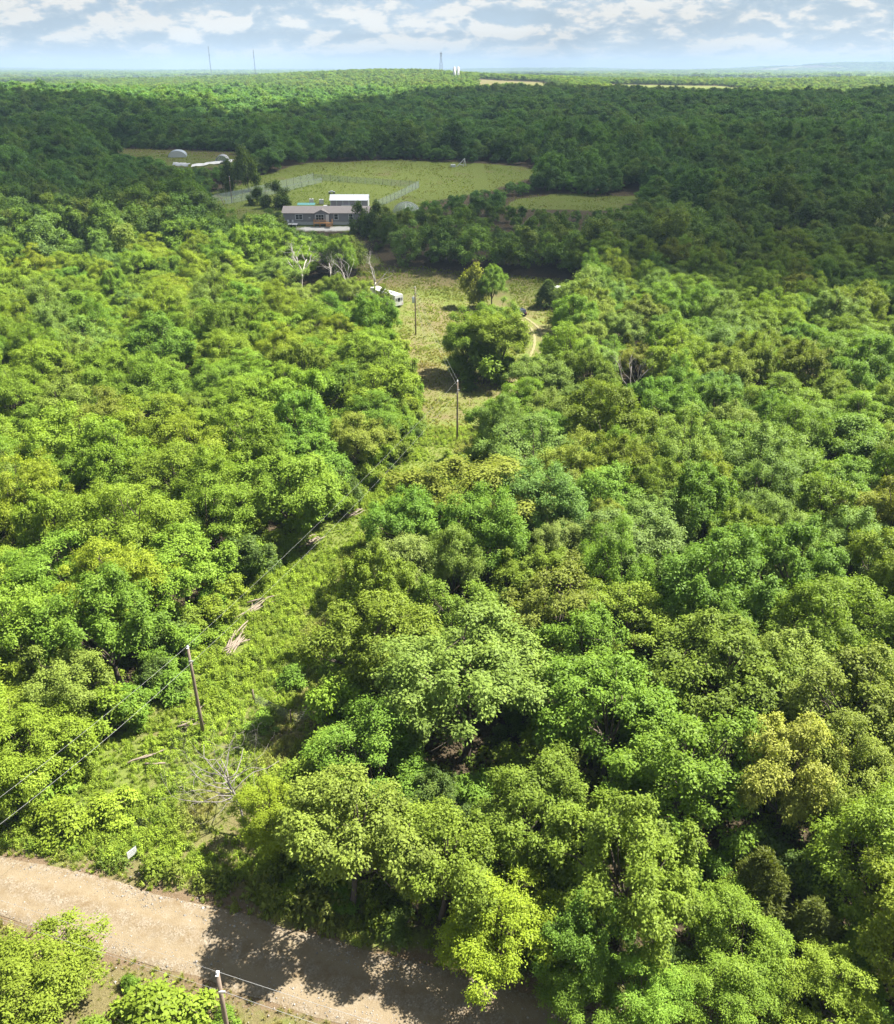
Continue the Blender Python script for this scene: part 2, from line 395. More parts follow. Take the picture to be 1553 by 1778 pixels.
# ------------------------------------------------------------------ clouds whose shadow lies over the middle distance
M_CLOUD, t, o = mat('cloud_vapour')
bd = t.add('ShaderNodeBsdfDiffuse'); bd.inputs[0].default_value = (.9, .9, .9, 1)
bt = t.add('ShaderNodeBsdfTranslucent'); bt.inputs[0].default_value = (.93, .94, .96, 1)
mx = t.add('ShaderNodeMixShader'); mx.inputs[0].default_value = .6
t.l.new(bd.outputs[0], mx.inputs[1]); t.l.new(bt.outputs[0], mx.inputs[2])
gp = t.add('ShaderNodeNewGeometry').outputs['Position']
ln_ = t.add('ShaderNodeVectorMath', operation='LENGTH'); t.put(ln_.inputs[0], t.vmath('MULTIPLY', t.vmath('SUBTRACT', gp, (1690.0, 1189.0, 2600.0)), (1 / 62.0, 1 / 66.0, 0.0)))
thin = t.mapr(t.math('ADD', ln_.outputs['Value'], t.math('MULTIPLY', t.noise(gp, .02, 3), .5)), .6, 1.5, .70, .38)      # the cloud thins over the meadow
bc = t.add('ShaderNodeBsdfTransparent'); mx2 = t.add('ShaderNodeMixShader'); mx2.inputs[0].default_value = .38          # thin enough for some sun to come through
t.put(mx2.inputs[0], thin); t.l.new(mx.outputs[0], mx2.inputs[1]); t.l.new(bc.outputs[0], mx2.inputs[2]); t.l.new(mx2.outputs[0], o.inputs[0])
def cumulus(shadow, seed, alt=2600.0, thick=70.0, label=''):
    """a flat-based cumulus whose shadow on the ground has the outline SHADOW"""
    rng = np.random.default_rng(seed)
    P = np.array(shadow, float); P = np.vstack([P, P[:1]])
    s = np.concatenate([[0], np.cumsum(np.hypot(*np.diff(P, axis=0).T))])
    n = 260; u = np.linspace(0, s[-1], n, endpoint=False)
    B = np.stack([np.interp(u, s, P[:, 0]), np.interp(u, s, P[:, 1])], 1)
    c = B.mean(0)
    d = B - c; Ld = np.hypot(d[:, 0], d[:, 1])
    wob = 1 + (9 * vnoise(B[:, 0], B[:, 1], 60, seed) + 14 * vnoise(B[:, 0], B[:, 1], 150, seed + 1) * (Ld > 600) + 4 * vnoise(B[:, 0], B[:, 1], 22, seed + 2)) / Ld
    B = c + d * wob[:, None]
    off = np.array([SUN.x, SUN.y]) / SUN.z * alt
    V = []; K = 14
    for sgn in (1, -1):
        for k in range(K + 1):
            f = 1 - (k / K) ** 2 if sgn > 0 else 1 - k / K
            q = c + (B - c) * f
            prof = math.sqrt(max(0, 1 - f * f))
            lump = 1 + .45 * vnoise(q[:, 0], q[:, 1], 120, seed + 5) + .25 * vnoise(q[:, 0], q[:, 1], 45, seed + 6)
            z = alt + (thick * prof * lump if sgn > 0 else -18 * prof * (1 + .5 * vnoise(q[:, 0], q[:, 1], 90, seed + 7)))
            V.append(np.stack([q[:, 0] + off[0], q[:, 1] + off[1], z], 1))
    V = np.vstack(V); F = []
    for s0 in (0, K + 1):
        for k in range(K):
            b0 = (s0 + k) * n; b1 = (s0 + k + 1) * n
            j = np.arange(n); j2 = (j + 1) % n
            q = np.stack([b0 + j, b0 + j2, b1 + j2, b1 + j], 1)
            F.append(q if s0 == 0 else q[:, ::-1])
    oo = link('cloud', new_mesh('cloud', V, np.vstack(F), M_CLOUD, True))
    tag(oo, kind='stuff'); return oo
cumulus([(-330, 352), (-200, 292), (-127, 266), (-70, 244), (-26, 232), (5, 228), (30, 214), (65, 192), (95, 182), (200, 150), (400, 160), (800, 350), (1000, 800), (900, 1150), (520, 1250), (330, 1400), (150, 1450),
         (20, 1330), (-60, 1120), (-95, 900), (-130, 720), (-190, 620), (-330, 500)], 3)
cumulus([(-1000, 750), (-600, 500), (-300, 335), (-180, 480), (-175, 640), (-240, 780), (-400, 860), (-560, 960), (-800, 1100)], 5)
cumulus([(900, 1800), (1300, 1700), (1900, 1900), (2000, 2300), (1400, 2500), (1000, 2200)], 8)
cumulus([(-1700, 2100), (-1100, 2000), (-700, 2300), (-900, 2700), (-1600, 2700)], 12)
cumulus([(100, 2700), (600, 2600), (900, 2900), (700, 3300), (200, 3300)], 15)
cumulus([(-1200, 4200), (-300, 3900), (600, 4200), (500, 5200), (-800, 5300)], 18)

# ------------------------------------------------------------------ foliage prototypes
def leaf_quads(pos, nrm, axis, length, width, fold=.18):
    """one folded leaf at each point: base, side, tip, side"""
    nrm = nrm / np.linalg.norm(nrm, axis=1, keepdims=True)
    axis = axis - nrm * (axis * nrm).sum(1, keepdims=True)
    axis = axis / (np.linalg.norm(axis, axis=1, keepdims=True) + 1e-9)
    side = np.cross(nrm, axis)
    L = length[:, None]; W = width[:, None]
    b = pos - axis * L * .45; tip = pos + axis * L * .55 - nrm * L * .10
    l = pos + side * W * .5 + nrm * W * fold; r = pos - side * W * .5 + nrm * W * fold
    V = np.stack([b, r, tip, l], 1).reshape(-1, 3)
    F = np.arange(len(V)).reshape(-1, 4)
    return V, F
def crown_mesh(name, seed, Rr, zb, zt, nl, ntw, nlf, ls, lobe, mat_, aspect=.62, tw=.16, flat=.78, low=-.35, irr=.16, spray=0.0):
    rng = np.random.default_rng(seed)
    c0 = np.array([0, 0, zb + (zt - zb) * .42]); rad = np.array([Rr, Rr, (zt - zb) * .56])
    nb = max(4, int(round(nl / 9))); per = -(-nl // nb); nl = nb * per
    ba = np.arange(nb) * 6.283 / (nb - 1) + rng.normal(0, .25, nb)
    br = rng.uniform(.40, .64, nb) * (1 + irr * np.sin(2 * ba + rng.uniform(0, 6))); bz = rng.uniform(low * .7, .30, nb)
    br[0] = rng.uniform(0, .2); bz[0] = .42
    BC = np.stack([br * np.cos(ba), br * np.sin(ba), bz], 1)                 # boughs, in crown radii
    bs = rng.uniform(.40, .62, nb); bs[0] = .55
    dl = rng.normal(0, 1, (nl, 3)); dl /= np.linalg.norm(dl, axis=1, keepdims=True)
    dl = dl * .8 + np.repeat(BC, per, 0) * .7 + np.array([0, 0, .30]); dl /= np.linalg.norm(dl, axis=1, keepdims=True)
    Cn = np.repeat(BC, per, 0) + dl * (np.repeat(bs, per) * rng.uniform(.35, 1.08, nl))[:, None]
    C = c0 + Cn * rad
    dirs = Cn + np.array([0, 0, .15]); dirs = dirs / (np.linalg.norm(dirs, axis=1, keepdims=True) + 1e-6) * .5 + dl * .5
    lr = lobe * rng.uniform(.45, 1.25, nl)
    P = []; D = []; LL = []
    n = nl * ntw
    d = rng.normal(0, 1, (n, 3)) + np.repeat(dirs, ntw, 0) * .9 + np.array([0, 0, .45])
    d /= np.linalg.norm(d, axis=1, keepdims=True)
    tp = np.repeat(C, ntw, 0) + d * (np.repeat(lr, ntw) * rng.uniform(.42, 1.22, n))[:, None] * np.array([1, 1, flat])
    m_ = n * nlf
    d2 = np.repeat(d, nlf, 0)
    off = rng.normal(0, 1, (m_, 3))
    if spray:
        off += d2 * rng.uniform(0, spray, (m_, 1)); off[:, 2] *= .55
    pos = np.repeat(tp, nlf, 0) + off * tw
    nrm = d2 * .55 + np.array([0, 0, .85]) + rng.normal(0, .45, (m_, 3))
    ax = off + d2 * .6 + rng.normal(0, .35, (m_, 3)) - np.array([0, 0, .25])
    L = ls * rng.uniform(.7, 1.3, m_); W = L * aspect * rng.uniform(.8, 1.15, m_)
    V, F = leaf_quads(pos, nrm, ax, L, W)
    lv = np.repeat(np.clip(np.repeat(np.repeat(rng.normal(.5, .13, nl), ntw), nlf) + np.repeat(rng.normal(0, .12, n), nlf) + rng.normal(0, .17, m_), 0, 1), 4)
    return new_mesh(name, V, F, mat_, False, lv), C, lr
def trunk_mesh(name, seed, C, zb, r0, nlimb=11, lean=.3, mat_=None):
    rng = np.random.default_rng(seed + 100)
    b = MB()
    top = np.array([rng.normal(0, lean), rng.normal(0, lean), zb + 1.2])
    pts = [np.zeros(3) + [0, 0, -.3]] + [np.array([top[0] * f + rng.normal(0, .06), top[1] * f + rng.normal(0, .06), top[2] * f]) for f in (.12, .35, .6, .82, 1.0)]
    rr = [r0 * 1.25, r0 * 1.05, r0 * .88, r0 * .78, r0 * .68, r0 * .55]
    b.tube(pts, rr, 8)
    ids = np.argsort(-np.linalg.norm(C - top, axis=1) + rng.normal(0, 1.0, len(C)))[:nlimb]
    for i in ids:
        e = C[i]; s0 = np.array(pts[rng.integers(3, 6)])
        mid = s0 * .5 + e * .5 + rng.normal(0, .3, 3) + [0, 0, .35]
        q = s0 * .2 + e * .8 + rng.normal(0, .25, 3)
        b.tube([s0, s0 * .7 + mid * .3, mid, q, e], [r0 * .48, r0 * .40, r0 * .28, r0 * .17, r0 * .07], 5)
        for _ in range(2):
            e2 = q + rng.normal(0, .9, 3) + [0, 0, .5]
            b.tube([q, (q + e2) / 2 + rng.normal(0, .12, 3), e2], [r0 * .13, r0 * .09, r0 * .04], 4)
    return b.mesh(name, mat_ or M_BARK, True)

PROTO = {}                                    # kind -> list of (crown mesh, trunk mesh, radius, height)
def proto(kind, seed, Rr, zb, zt, r0, nlimb=11, **kw):
    me, C, lr = crown_mesh(kind + '_crown', seed, Rr, zb, zt, mat_=M_LEAF, **kw)
    PROTO.setdefault(kind, []).append((me, trunk_mesh(kind + '_trunk', seed, C, zb, r0, nlimb), Rr, zt))
for i in range(7):
    proto('oak', 10 + i, 4.6, 2.4, 11.0, .24, nl=80, ntw=38, nlf=11, ls=.215, lobe=.92 + .06 * (i % 3), tw=.17, irr=.2)
for i in range(5):
    proto('elm', 30 + i, 4.4, 1.7, 10.5, .20, nl=95, ntw=32, nlf=11, ls=.195, lobe=.78, tw=.19, flat=.66, irr=.26, spray=1.6, aspect=.5)
for i in range(4):
    proto('hickory', 50 + i, 4.3, 2.2, 11.5, .22, nl=84, ntw=36, nlf=11, ls=.20, lobe=.88, tw=.19, flat=.85, irr=.14, aspect=.55)
for i in range(3):
    proto('shrub', 70 + i, 1.5, 0.1, 2.2, .05, 6, nl=26, ntw=26, nlf=7, ls=.19, lobe=.48, tw=.13, low=-.75, irr=.25)
for i in range(2):
    proto('sapling', 80 + i, 1.8, .7, 4.4, .07, 8, nl=34, ntw=26, nlf=8, ls=.22, lobe=.62, tw=.15, low=-.5, irr=.25)
def cedar_proto(seed, kind='cedar', mat_=None):
    """a pointed red cedar: dense fine upswept sprays on a cone"""
    rng = np.random.default_rng(seed); n = 2300; nlf = 7
    h = rng.beta(1.1, 1.5, n); rr = 1.75 * (1 - h) ** .75 * (.55 + .45 * np.sqrt(rng.random(n))) + .08
    az = rng.uniform(0, 6.283, n); rr *= 1 + .18 * np.sin(3 * az + 9 * h) + .14 * np.sin(7 * az - 14 * h)
    tip = np.stack([rr * np.cos(az), rr * np.sin(az), .35 + 5.9 * h + .25 * rr], 1)
    out = np.stack([np.cos(az), np.sin(az), np.full(n, .95)], 1)
    d2 = np.repeat(out, nlf, 0); m_ = n * nlf
    off = rng.normal(0, .09, (m_, 3)) + d2 * rng.uniform(-.15, .12, (m_, 1))
    V, F = leaf_quads(np.repeat(tip, nlf, 0) + off, rng.normal(0, .7, (m_, 3)) + d2 * .4, d2 + rng.normal(0, .4, (m_, 3)), rng.uniform(.16, .34, m_), rng.uniform(.045, .075, m_))
    lv = np.repeat(np.clip(np.repeat(rng.normal(.42, .15, n), nlf) + rng.normal(0, .12, m_), 0, 1), 4)
    me = new_mesh(kind + '_crown', V, F, mat_ or M_LEAF, False, lv)
    b = MB(); b.tube([(0, 0, -.2), (.03, 0, 1.5), (0, .03, 3.5), (0, 0, 5.9)], [.13, .10, .07, .02], 7)
    for k in range(18):
        z = rng.uniform(.7, 4.8); a_ = rng.uniform(0, 6.28); L = 1.5 * (1 - z / 6.2)
        b.tube([(0, 0, z), (L * math.cos(a_), L * math.sin(a_), z + L * .7)], [.035, .012], 4)
    return (me, b.mesh(kind + '_trunk', M_BARK, True), 1.8, 6.3)
PROTO['cedar'] = [cedar_proto(90), cedar_proto(91)]
PROTO['thicket'] = PROTO['shrub']

# ------------------------------------------------------------------ single trees
_o = 'zeroth first second third fourth fifth sixth seventh eighth ninth tenth eleventh twelfth thirteenth fourteenth fifteenth sixteenth seventeenth eighteenth nineteenth'.split()
_t = {2: 'twent', 3: 'thirt', 4: 'fort', 5: 'fift', 6: 'sixt', 7: 'sevent', 8: 'eight', 9: 'ninet'}
def ordinal(n): return _o[n] if n < 20 else (_t[n // 10] + 'ieth' if n % 10 == 0 else _t[n // 10] + 'y-' + _o[n % 10])
TINT = {'olive': (.162, .226, .025), 'brown': (.180, .212, .030), 'green': (.134, .230, .026), 'lime': (.205, .276, .026), 'bright': (.168, .258, .026), 'grey': (.156, .240, .048), 'pale': (.190, .256, .045),
        'yellow': (.228, .318, .024), 'cedar': (.098, .126, .024), 'deep': (.082, .134, .025)}
rngT = np.random.default_rng(77)
TREES = []                                     # (x, y, r) of everything planted, for spacing
def plant(kind, x, y, rad, ht, tint, label, cat='tree', group=None, pi=None, rz=None, name=None):
    P = PROTO[kind]; k = int(rngT.integers(len(P))) if pi is None else pi % len(P)
    cm, tm, r0, h0 = P[k]
    e = empty(name or {'shrub': 'leafy_shrub', 'sapling': 'young_tree'}.get(kind, kind + '_tree'), (x, y, float(H(x, y)) - .05), rngT.uniform(0, 6.28) if rz is None else rz, label, cat, group)
    e.scale = (rad / r0 * rngT.uniform(.94, 1.06), rad / r0 * rngT.uniform(.94, 1.06), ht / h0)
    e.rotation_euler[0] = rngT.normal(0, .035); e.rotation_euler[1] = rngT.normal(0, .035)
    c = TINT[tint] if isinstance(tint, str) else tint
    j = rngT.normal(1, .09); hue = rngT.normal(0, .05)
    tr = link('trunk', tm, e); cr = link('crown', cm, e)
    cr.color = (max(.01, c[0] * j * (1 + hue)), c[1] * j, max(.008, c[2] * j * (1 - hue)), 1)
    TREES.append((x, y, rad)); return e
SPECIAL = [
    # kind, x, y, radius, height, tint, label
    ('elm', 3.3, 36.3, 3.7, 7.6, 'yellow', 'bright yellow-green small tree leaning out over the shaded dirt road'),
    ('oak', -6.6, 41.0, 4.6, 11.2, 'brown', 'brown-tinged oak at the road edge with its shadow across the dirt'),
    ('hickory', -12.6, 45.6, 2.9, 7.0, (.235, .305, .022), 'small lime-green tree beside the bare grey snag near the road'),
    ('hickory', 1.6, 55.6, 6.9, 14.0, 'grey', 'largest rounded grey-green tree in the wood, above the road bend'),
    ('oak', -6.6, 62.5, 5.0, 12.0, 'olive', 'open olive oak overhanging the cleared strip opposite the log pile'),
    ('oak', 9.8, 66.8, 5.2, 12.0, 'brown', 'broad tan-brown oak crown behind the large grey-green tree'),
    ('hickory', -4.6, 76.5, 4.2, 10.5, (.205, .272, .066), 'pale silvery-green tree leaning over the cleared strip edge'),
    ('oak', 3.4, 90.5, 8.2, 12.2, 'brown', 'wide flat olive-brown oak at the right bend of the cleared strip'),
    ('hickory', 11.4, 82.5, 3.4, 10.0, (.19, .26, .066), 'narrow silver-green tree behind the pale strip-edge tree'),
    ('hickory', 19.5, 80, 4.9, 11.2, (.165, .238, .060), 'blue-green round tree deep in the right wood'),
    ('cedar', 20.8, 39.6, 2.5, 7.4, 'cedar', 'dark olive cedar, taller of the two near the lower right corner'),
    ('cedar', 23.6, 37.2, 2.2, 5.4, (.118, .135, .026), 'squat brownish cedar, lower of the two near the lower right corner'),
    ('cedar', 47.2, 92.5, 2.6, 8.0, 'cedar', 'dark cedar spire among oaks by the right frame edge'),
    ('oak', 24.1, 46.4, 3.9, 12.0, (.235, .245, .045), 'golden-tan oak crown in the lower right of the wood'),
    ('hickory', 28.6, 47.8, 3.6, 11.6, 'pale', 'pale green feathery tree beside the golden-tan oak'),
    ('oak', 17.0, 46.0, 5.0, 12.2, 'green', 'broad glossy green oak next to the golden-tan oak'),
    ('oak', 11.6, 39.0, 4.6, 11.8, 'olive', 'glossy olive-green oak right of the yellow-green roadside tree'),
    ('oak', 11.2, 60.6, 4.5, 11.6, 'green', 'mid-green oak just below the broad tan-brown crown'),
    ('elm', 18.4, 36.2, 3.2, 7.0, 'bright', 'bright green low tree left of the two corner cedars'),
    ('elm', 22.8, 32.6, 2.8, 6.0, 'lime', 'lime-green small tree in the bottom right corner'),
    ('elm', 16.0, 32.9, 2.6, 5.4, 'bright', 'bright green small tree at the bottom frame edge'),
    ('elm', 8.0, 32.6, 2.6, 5.6, 'green', 'green small tree closing off the road at the bottom edge'), ('elm', 11.8, 32.4, 2.8, 6.4, 'bright', 'bright green tree below the glossy olive oak at the bottom edge'),
    ('oak', 8.8, 35.6, 2.9, 8.0, 'green', 'small dark green oak touching the yellow-green roadside tree'),
    ('oak', -1.4, 45.6, 3.0, 7.6, 'deep', 'dark green low tree in the gap behind the roadside oak'),
    ('oak', 6.2, 44.5, 4.0, 9.6, 'olive', 'olive tree between the yellow-green tree and the large grey-green one'),
    ('hickory', -25.6, 32.6, 4.2, 5.8, 'olive', 'bushy olive-green tree on the near side of the road, bottom left corner'),
    ('oak', -19.2, 94.0, 5.8, 12.0, 'bright', 'large bright green tree at left bend of the cleared strip'),
    ('hickory', -27.0, 88.5, 4.8, 11.4, 'bright', 'bright green tree left of the large one at the strip bend'),
    ('oak', -10.6, 128.0, 6.2, 12.4, 'bright', 'large bright green tree left of the middle utility pole'),
    ('hickory', 9.4, 156.0, 5.8, 13.8, 'olive', 'tall olive tree standing alone in the middle of the dry clearing'),
    ('hickory', 3.6, 159.5, 5.0, 12.6, 'bright', 'bright green tree just left of the lone olive tree in the clearing'),
    ('hickory', 6.6, 158.5, 5.2, 12.8, 'olive', 'olive crown in the middle of the clearing clump'), ('thicket', 7.0, 154.0, 4.6, 7.4, 'green', 'dark leafy sapling at the foot of the lone olive tree'), ('sapling', 11.6, 153.4, 2.4, 5.2, 'green', 'green sapling right of the lone olive tree trunk'), ('sapling', 2.4, 156.4, 2.3, 4.6, 'bright', 'bright sapling on the left flank of the clearing clump'),
    ('hickory', 9.6, 170, 4.6, 12.5, 'olive', 'olive tree hidden behind the lone clearing tree'),
    ('thicket', 6.2, 212.0, 3.4, 9.0, 'brown', 'brownish tree behind the clearing, beyond the tall utility pole'),
    ('hickory', 11.0, 211.0, 3.6, 11.0, 'green', 'slender green tree just left of the parked dark car'),
    ('oak', 31.0, 176.5, 4.6, 10.5, 'pale', 'pale green tree right of the curving wheel tracks'),
    ('oak', 21.5, 160.5, 3.4, 7.0, 'bright', 'bright tree at the lower end of the wheel tracks'),
    ('cedar', 24.6, 212.0, 3.2, 6.8, 'deep', 'dark green dense cedar right of the parked dark car'),
    ('cedar', 29.5, 214.5, 2.9, 6.0, 'deep', 'dark cedar partly hiding a small white trailer roof'),
    ('hickory', -20.6, 207.0, 3.4, 8.6, 'olive', 'olive tree hiding the middle of the white trailer'), ('oak', -26.0, 206.5, 3.6, 9.4, 'olive', 'olive oak hiding the front end of the white trailer'), ('elm', -15.4, 208.6, 1.7, 6.6, 'olive', 'slim tree just left of the trailer rear'), ('hickory', -30.5, 211.0, 3.4, 7.0, 'pale', 'pale tree under the bare dead trees left of the trailer'),
    ('hickory', -22.5, 203.5, 3.0, 9.0, 'pale', 'thin pale tree in front of the white travel trailer'),
    ('elm', -16.8, 199.5, 1.9, 4.6, 'lime', 'small lime bush-like tree before the trailer rear'),
    ('thicket', -26.0, 273.0, 3.4, 7.6, 'deep', 'dark round tree hiding the right end of the grey home'), ('thicket', -21.8, 269.5, 3.8, 8.6, 'deep', 'dark broad tree right of the lane to the grey home'),
    ('thicket', -44.0, 250.0, 4.8, 7.4, 'deep', 'dark round tree below the porch of the grey home'), ('thicket', -38.5, 247.0, 3.8, 6.6, 'deep', 'dark low tree left of the lane to the grey home'), ('thicket', -51.5, 253.0, 4.6, 7.6, 'green', 'green round tree below the left end of the grey home'),
    ('thicket', -74.0, 341.5, 5.0, 14.0, 'deep', 'tall dark tree beside the netted garden fence'),
    ('thicket', -81.5, 347.0, 3.7, 9.6, 'deep', 'dark tree left of the tallest one by the netted garden'),
    ('thicket', -57.5, 309.0, 4.6, 7.6, 'deep', 'round dark tree behind the left end of the grey house'),
    ('thicket', -66.0, 316.0, 3.2, 5.4, 'deep', 'low dark tree between the utility pole and netted garden'),
]
for s in SPECIAL: plant(*s)

F_, CX_, CY_, TH_ = 1500.0, 776.5, 889.0, R(27.1)
def project(x, y, z):
    c, s = math.cos(TH_), math.sin(TH_); dz = z - 52.0
    dep = y * c - dz * s
    return CX_ + F_ * x / dep, CY_ - F_ * (y * s + dz * c) / dep
def near_view(x, y, margin):
    px, py = project(np.asarray(x, float), np.asarray(y, float), 7.0)
    mg = margin * F_ / (np.asarray(y) * .89 + 20)
    return (px > -mg) & (px < 1553 + mg) & (py < 1778 + mg)

fill = []
rngF = np.random.default_rng(5)
cand = np.stack([rngF.uniform(-175, 185, 60000), rngF.uniform(28, 236, 60000)], 1)
okc = near_view(cand[:, 0], cand[:, 1], 11)
dcl = np.minimum.reduce([dpoly(cand[:, 0], cand[:, 1], p) for p in (CLEAR, LANE)])
okc &= dcl > 1.5
okc &= (cand[:, 1] > np.interp(cand[:, 0], ROAD_A[:, 0], ROAD_A[:, 1]) + 2.5)
cand = cand[okc]; dcl = dcl[okc]
grid = {}
def near_ok(x, y, dmin):
    for (a_, b_, r_) in TREES:
        if abs(a_ - x) < 12 and abs(b_ - y) < 12 and (a_ - x) ** 2 + (b_ - y) ** 2 < (dmin * .5 + r_ * .62) ** 2: return False
    gi, gj = int(x // 8), int(y // 8)
    for i in range(gi - 1, gi + 2):
        for j in range(gj - 1, gj + 2):
            for (a_, b_, d_) in grid.get((i, j), ()):
                if (a_ - x) ** 2 + (b_ - y) ** 2 < ((dmin + d_) * .5) ** 2: return False
    return True
for (x, y), dc in zip(cand, dcl):
    big = vnoise(x, y, 26, 51)
    dmin = 6.6 + 1.2 * big + rngF.normal(0, .7)
    dmin = float(np.clip(dmin, 4.5, 9.0))
    if dc < (1.6 if x < np.interp(y, [45, 60, 80, 102, 122, 140, 240], [-24, -19, -15, -8, 0, 3, 0]) else 2.9) + .12 * dmin: continue
    if near_ok(x, y, dmin):
        fill.append((x, y, dmin)); grid.setdefault((int(x // 8), int(y // 8)), []).append((x, y, dmin))
def hides(x, y, rad, ht):
    """would a tree here stand between the camera and something the clearing shows?"""
    if min(math.hypot(x + 37.5, y - 222), math.hypot(x + 31, y - 221), math.hypot(x + 25, y - 216.5), math.hypot(x - 30.5, y - 137)) < 4.6: return True
    for (kx, ky, kz) in ((17.2, 205, .6), (20.3, 194, 0), (20.2, 186, 0), (19.4, 179, 0), (16, 203, .5), (-10.8, 210.5, .8), (-6.9, 190, 0), (1.6, 128, 0), (-21.2, 71.2, .3), (-20.9, 78.6, .3), (-17, 49.5, 1.2), (-19.8, 50.5, .8), (-23.2, 45.3, .5), (-22.8, 60, .3), (-35, 280, 8.8), (-37.5, 222, 4.5), (-31, 221, 5), (-25, 216.5, 7), (30.5, 137, 7), (-31, 275, 8), (-21.4, 59, 0)):
        f = y / ky
        if .3 < f < .99 and abs(kx * f - x) < rad * .8 and ht > 52 + (kz - 52) * f - .3: return True
    return False
strip_x = np.array([(-24, 45), (-19, 60), (-15, 80), (-8, 102), (0, 122), (3, 140), (2, 160), (4, 200), (0, 240)])
rows = {}
WORD = {'olive': 'olive-green', 'brown': 'brownish olive', 'green': 'mid-green', 'lime': 'lime-green', 'bright': 'bright green', 'grey': 'grey-green', 'pale': 'pale green', 'cedar': 'dark olive'}
for (x, y, dm) in fill:
    left = x < np.interp(y, strip_x[:, 1], strip_x[:, 0])
    n_ = vnoise(x, y, 38, 61) + .6 * rngF.normal()
    u = rngF.random()
    if left:
        kind, tint = (('elm', 'lime') if u < .22 else ('elm', 'bright') if u < .36 else ('hickory', 'bright') if u < .50 else ('oak', 'green') if u < .66 else ('oak', 'bright') if u < .80 else ('hickory', 'pale') if u < .87 else ('oak', 'olive') if u < .95 else ('hickory', 'grey'))
    else:
        kind, tint = (('oak', 'olive') if u < .30 else ('oak', 'green') if u < .50 else ('oak', 'brown') if u < .55 else ('hickory', 'grey') if u < .69 else ('hickory', 'green') if u < .80 else ('elm', 'bright') if u < .90 else ('hickory', 'pale') if u < .97 else ('cedar', 'cedar'))
        if y > 120 and rngF.random() < .28 * (x > 40): kind, tint = 'elm', 'bright'
    rad = dm * .69 * rngF.uniform(.93, 1.12); ht = (8.2 + .55 * dm) * rngF.uniform(.74, 1.2)
    if y < 60 and not left: ht *= .95
    if kind == 'cedar': rad, ht = 1.9 * rngF.uniform(.9, 1.2), 6.5 * rngF.uniform(.9, 1.2)
    if hides(x, y, rad, ht): continue
    row = int((y - 28) // 7) + 1
    rows.setdefault((left, row), []).append((abs(x - np.interp(y, strip_x[:, 1], strip_x[:, 0])), x, y, kind, tint, rad, ht))
for (left, row), L in rows.items():
    L.sort()
    for i, (_, x, y, kind, tint, rad, ht) in enumerate(L):
        noun = {'oak': 'oak', 'elm': 'feathery tree', 'hickory': 'round-crowned tree', 'cedar': 'cedar'}[kind]
        plant(kind, x, y, rad, ht, tint, f"{WORD[tint]} {noun}, {ordinal(i + 1)} from the clearing in {ordinal(row)} row of {'left' if left else 'right'} wood", 'tree', f"{noun}s in the {'left' if left else 'right'} wood")

# understorey thickets filling the gaps between the crowns (planted below as one mass)
KEEP = [(-17.5, 49.6, 4.2), (-21.2, 71.2, 2.8), (-20.9, 78.6, 2.4), (-23.2, 45.0, 2.2), (-22.6, 60.2, 2.0), (-21.4, 58.7, 1.8), (-15.6, 61.4, 2.2), (-13.8, 44.0, 3.0)]
def keep_off(x, y, pad=0.0): return any(math.hypot(x - a_, y - b_) < r_ + pad for a_, b_, r_ in KEEP)
gap = np.stack([rngF.uniform(-75, 95, 7000), rngF.uniform(30, 135, 7000)], 1)
gok = near_view(gap[:, 0], gap[:, 1], 4) & (np.minimum(dpoly(gap[:, 0], gap[:, 1], CLEAR), dpoly(gap[:, 0], gap[:, 1], LANE)) > .5) & (gap[:, 1] > np.interp(gap[:, 0], ROAD_A[:, 0], ROAD_A[:, 1]) + 1.6)
UNDER = []
for (x, y) in gap[gok]:
    T = np.array(TREES + [(a_, b_, r_) for a_, b_, r_, _, _ in UNDER]); d2_ = (np.hypot(T[:, 0] - x, T[:, 1] - y) - T[:, 2] * .58).min()
    if d2_ < .95 or keep_off(x, y, 1.0) or (-37 < x < -13 and y < 51): continue
    r_ = float(np.clip(d2_ * 1.2, 1.4, 2.7)); h_ = r_ * rngF.uniform(1.5, 2.4)
    if hides(x, y, r_, h_): continue
    UNDER.append((x, y, r_, h_, ['green', 'deep', 'deep', 'olive', 'bright'][int(rngF.integers(5))]))

# small trees and shrubs along the wood's edges
edge = []
E = np.array(CLEAR)
for i in range(len(CLEAR)):
    p, q = E[i], E[(i + 1) % len(CLEAR)]
    if min(p[1], q[1]) < 46.5 or max(p[1], q[1]) > 236: continue
    L = math.hypot(*(q - p)); nrm = np.array([q[1] - p[1], -(q[0] - p[0])]) / L
    s = rngF.uniform(0, 2)
    while s < L:
        f = s / L; side = rngF.normal(1.0, .9)
        edge.append((*(p + (q - p) * f - nrm * side), p[0] < np.interp(p[1], strip_x[:, 1], strip_x[:, 0])))
        s += rngF.uniform(1.5, 3.2) if p[0] < -3 and i < 11 else rngF.uniform(2.6, 5.2)
cnt = {True: 0, False: 0}
for (x, y, left) in sorted(edge, key=lambda e: e[1]):
    if keep_off(x, y) or hides(x, y, 1.6, 3.5): continue
    cnt[left] += 1; u = rngF.random()
    tint = ['lime', 'bright', 'green', 'bright'][int(rngF.integers(4))]
    k = cnt[left]
    where = f"{ordinal(k)} along the {'left' if left else 'right'} edge of the cleared strip from the road"
    if u < (.45 if left else .6): plant('shrub', x, y, rngF.uniform(1.1, 2.0), rngF.uniform(1.5, 2.9), tint, f"{WORD[tint]} brush shrub, {where}", 'shrub', 'brush along the cleared strip')
    else: plant('sapling', x, y, rngF.uniform(1.2, 2.1), rngF.uniform(3.2, 5.6), tint, f"{WORD[tint]} sapling, {where}", 'tree', 'saplings along the cleared strip', name='young_tree')
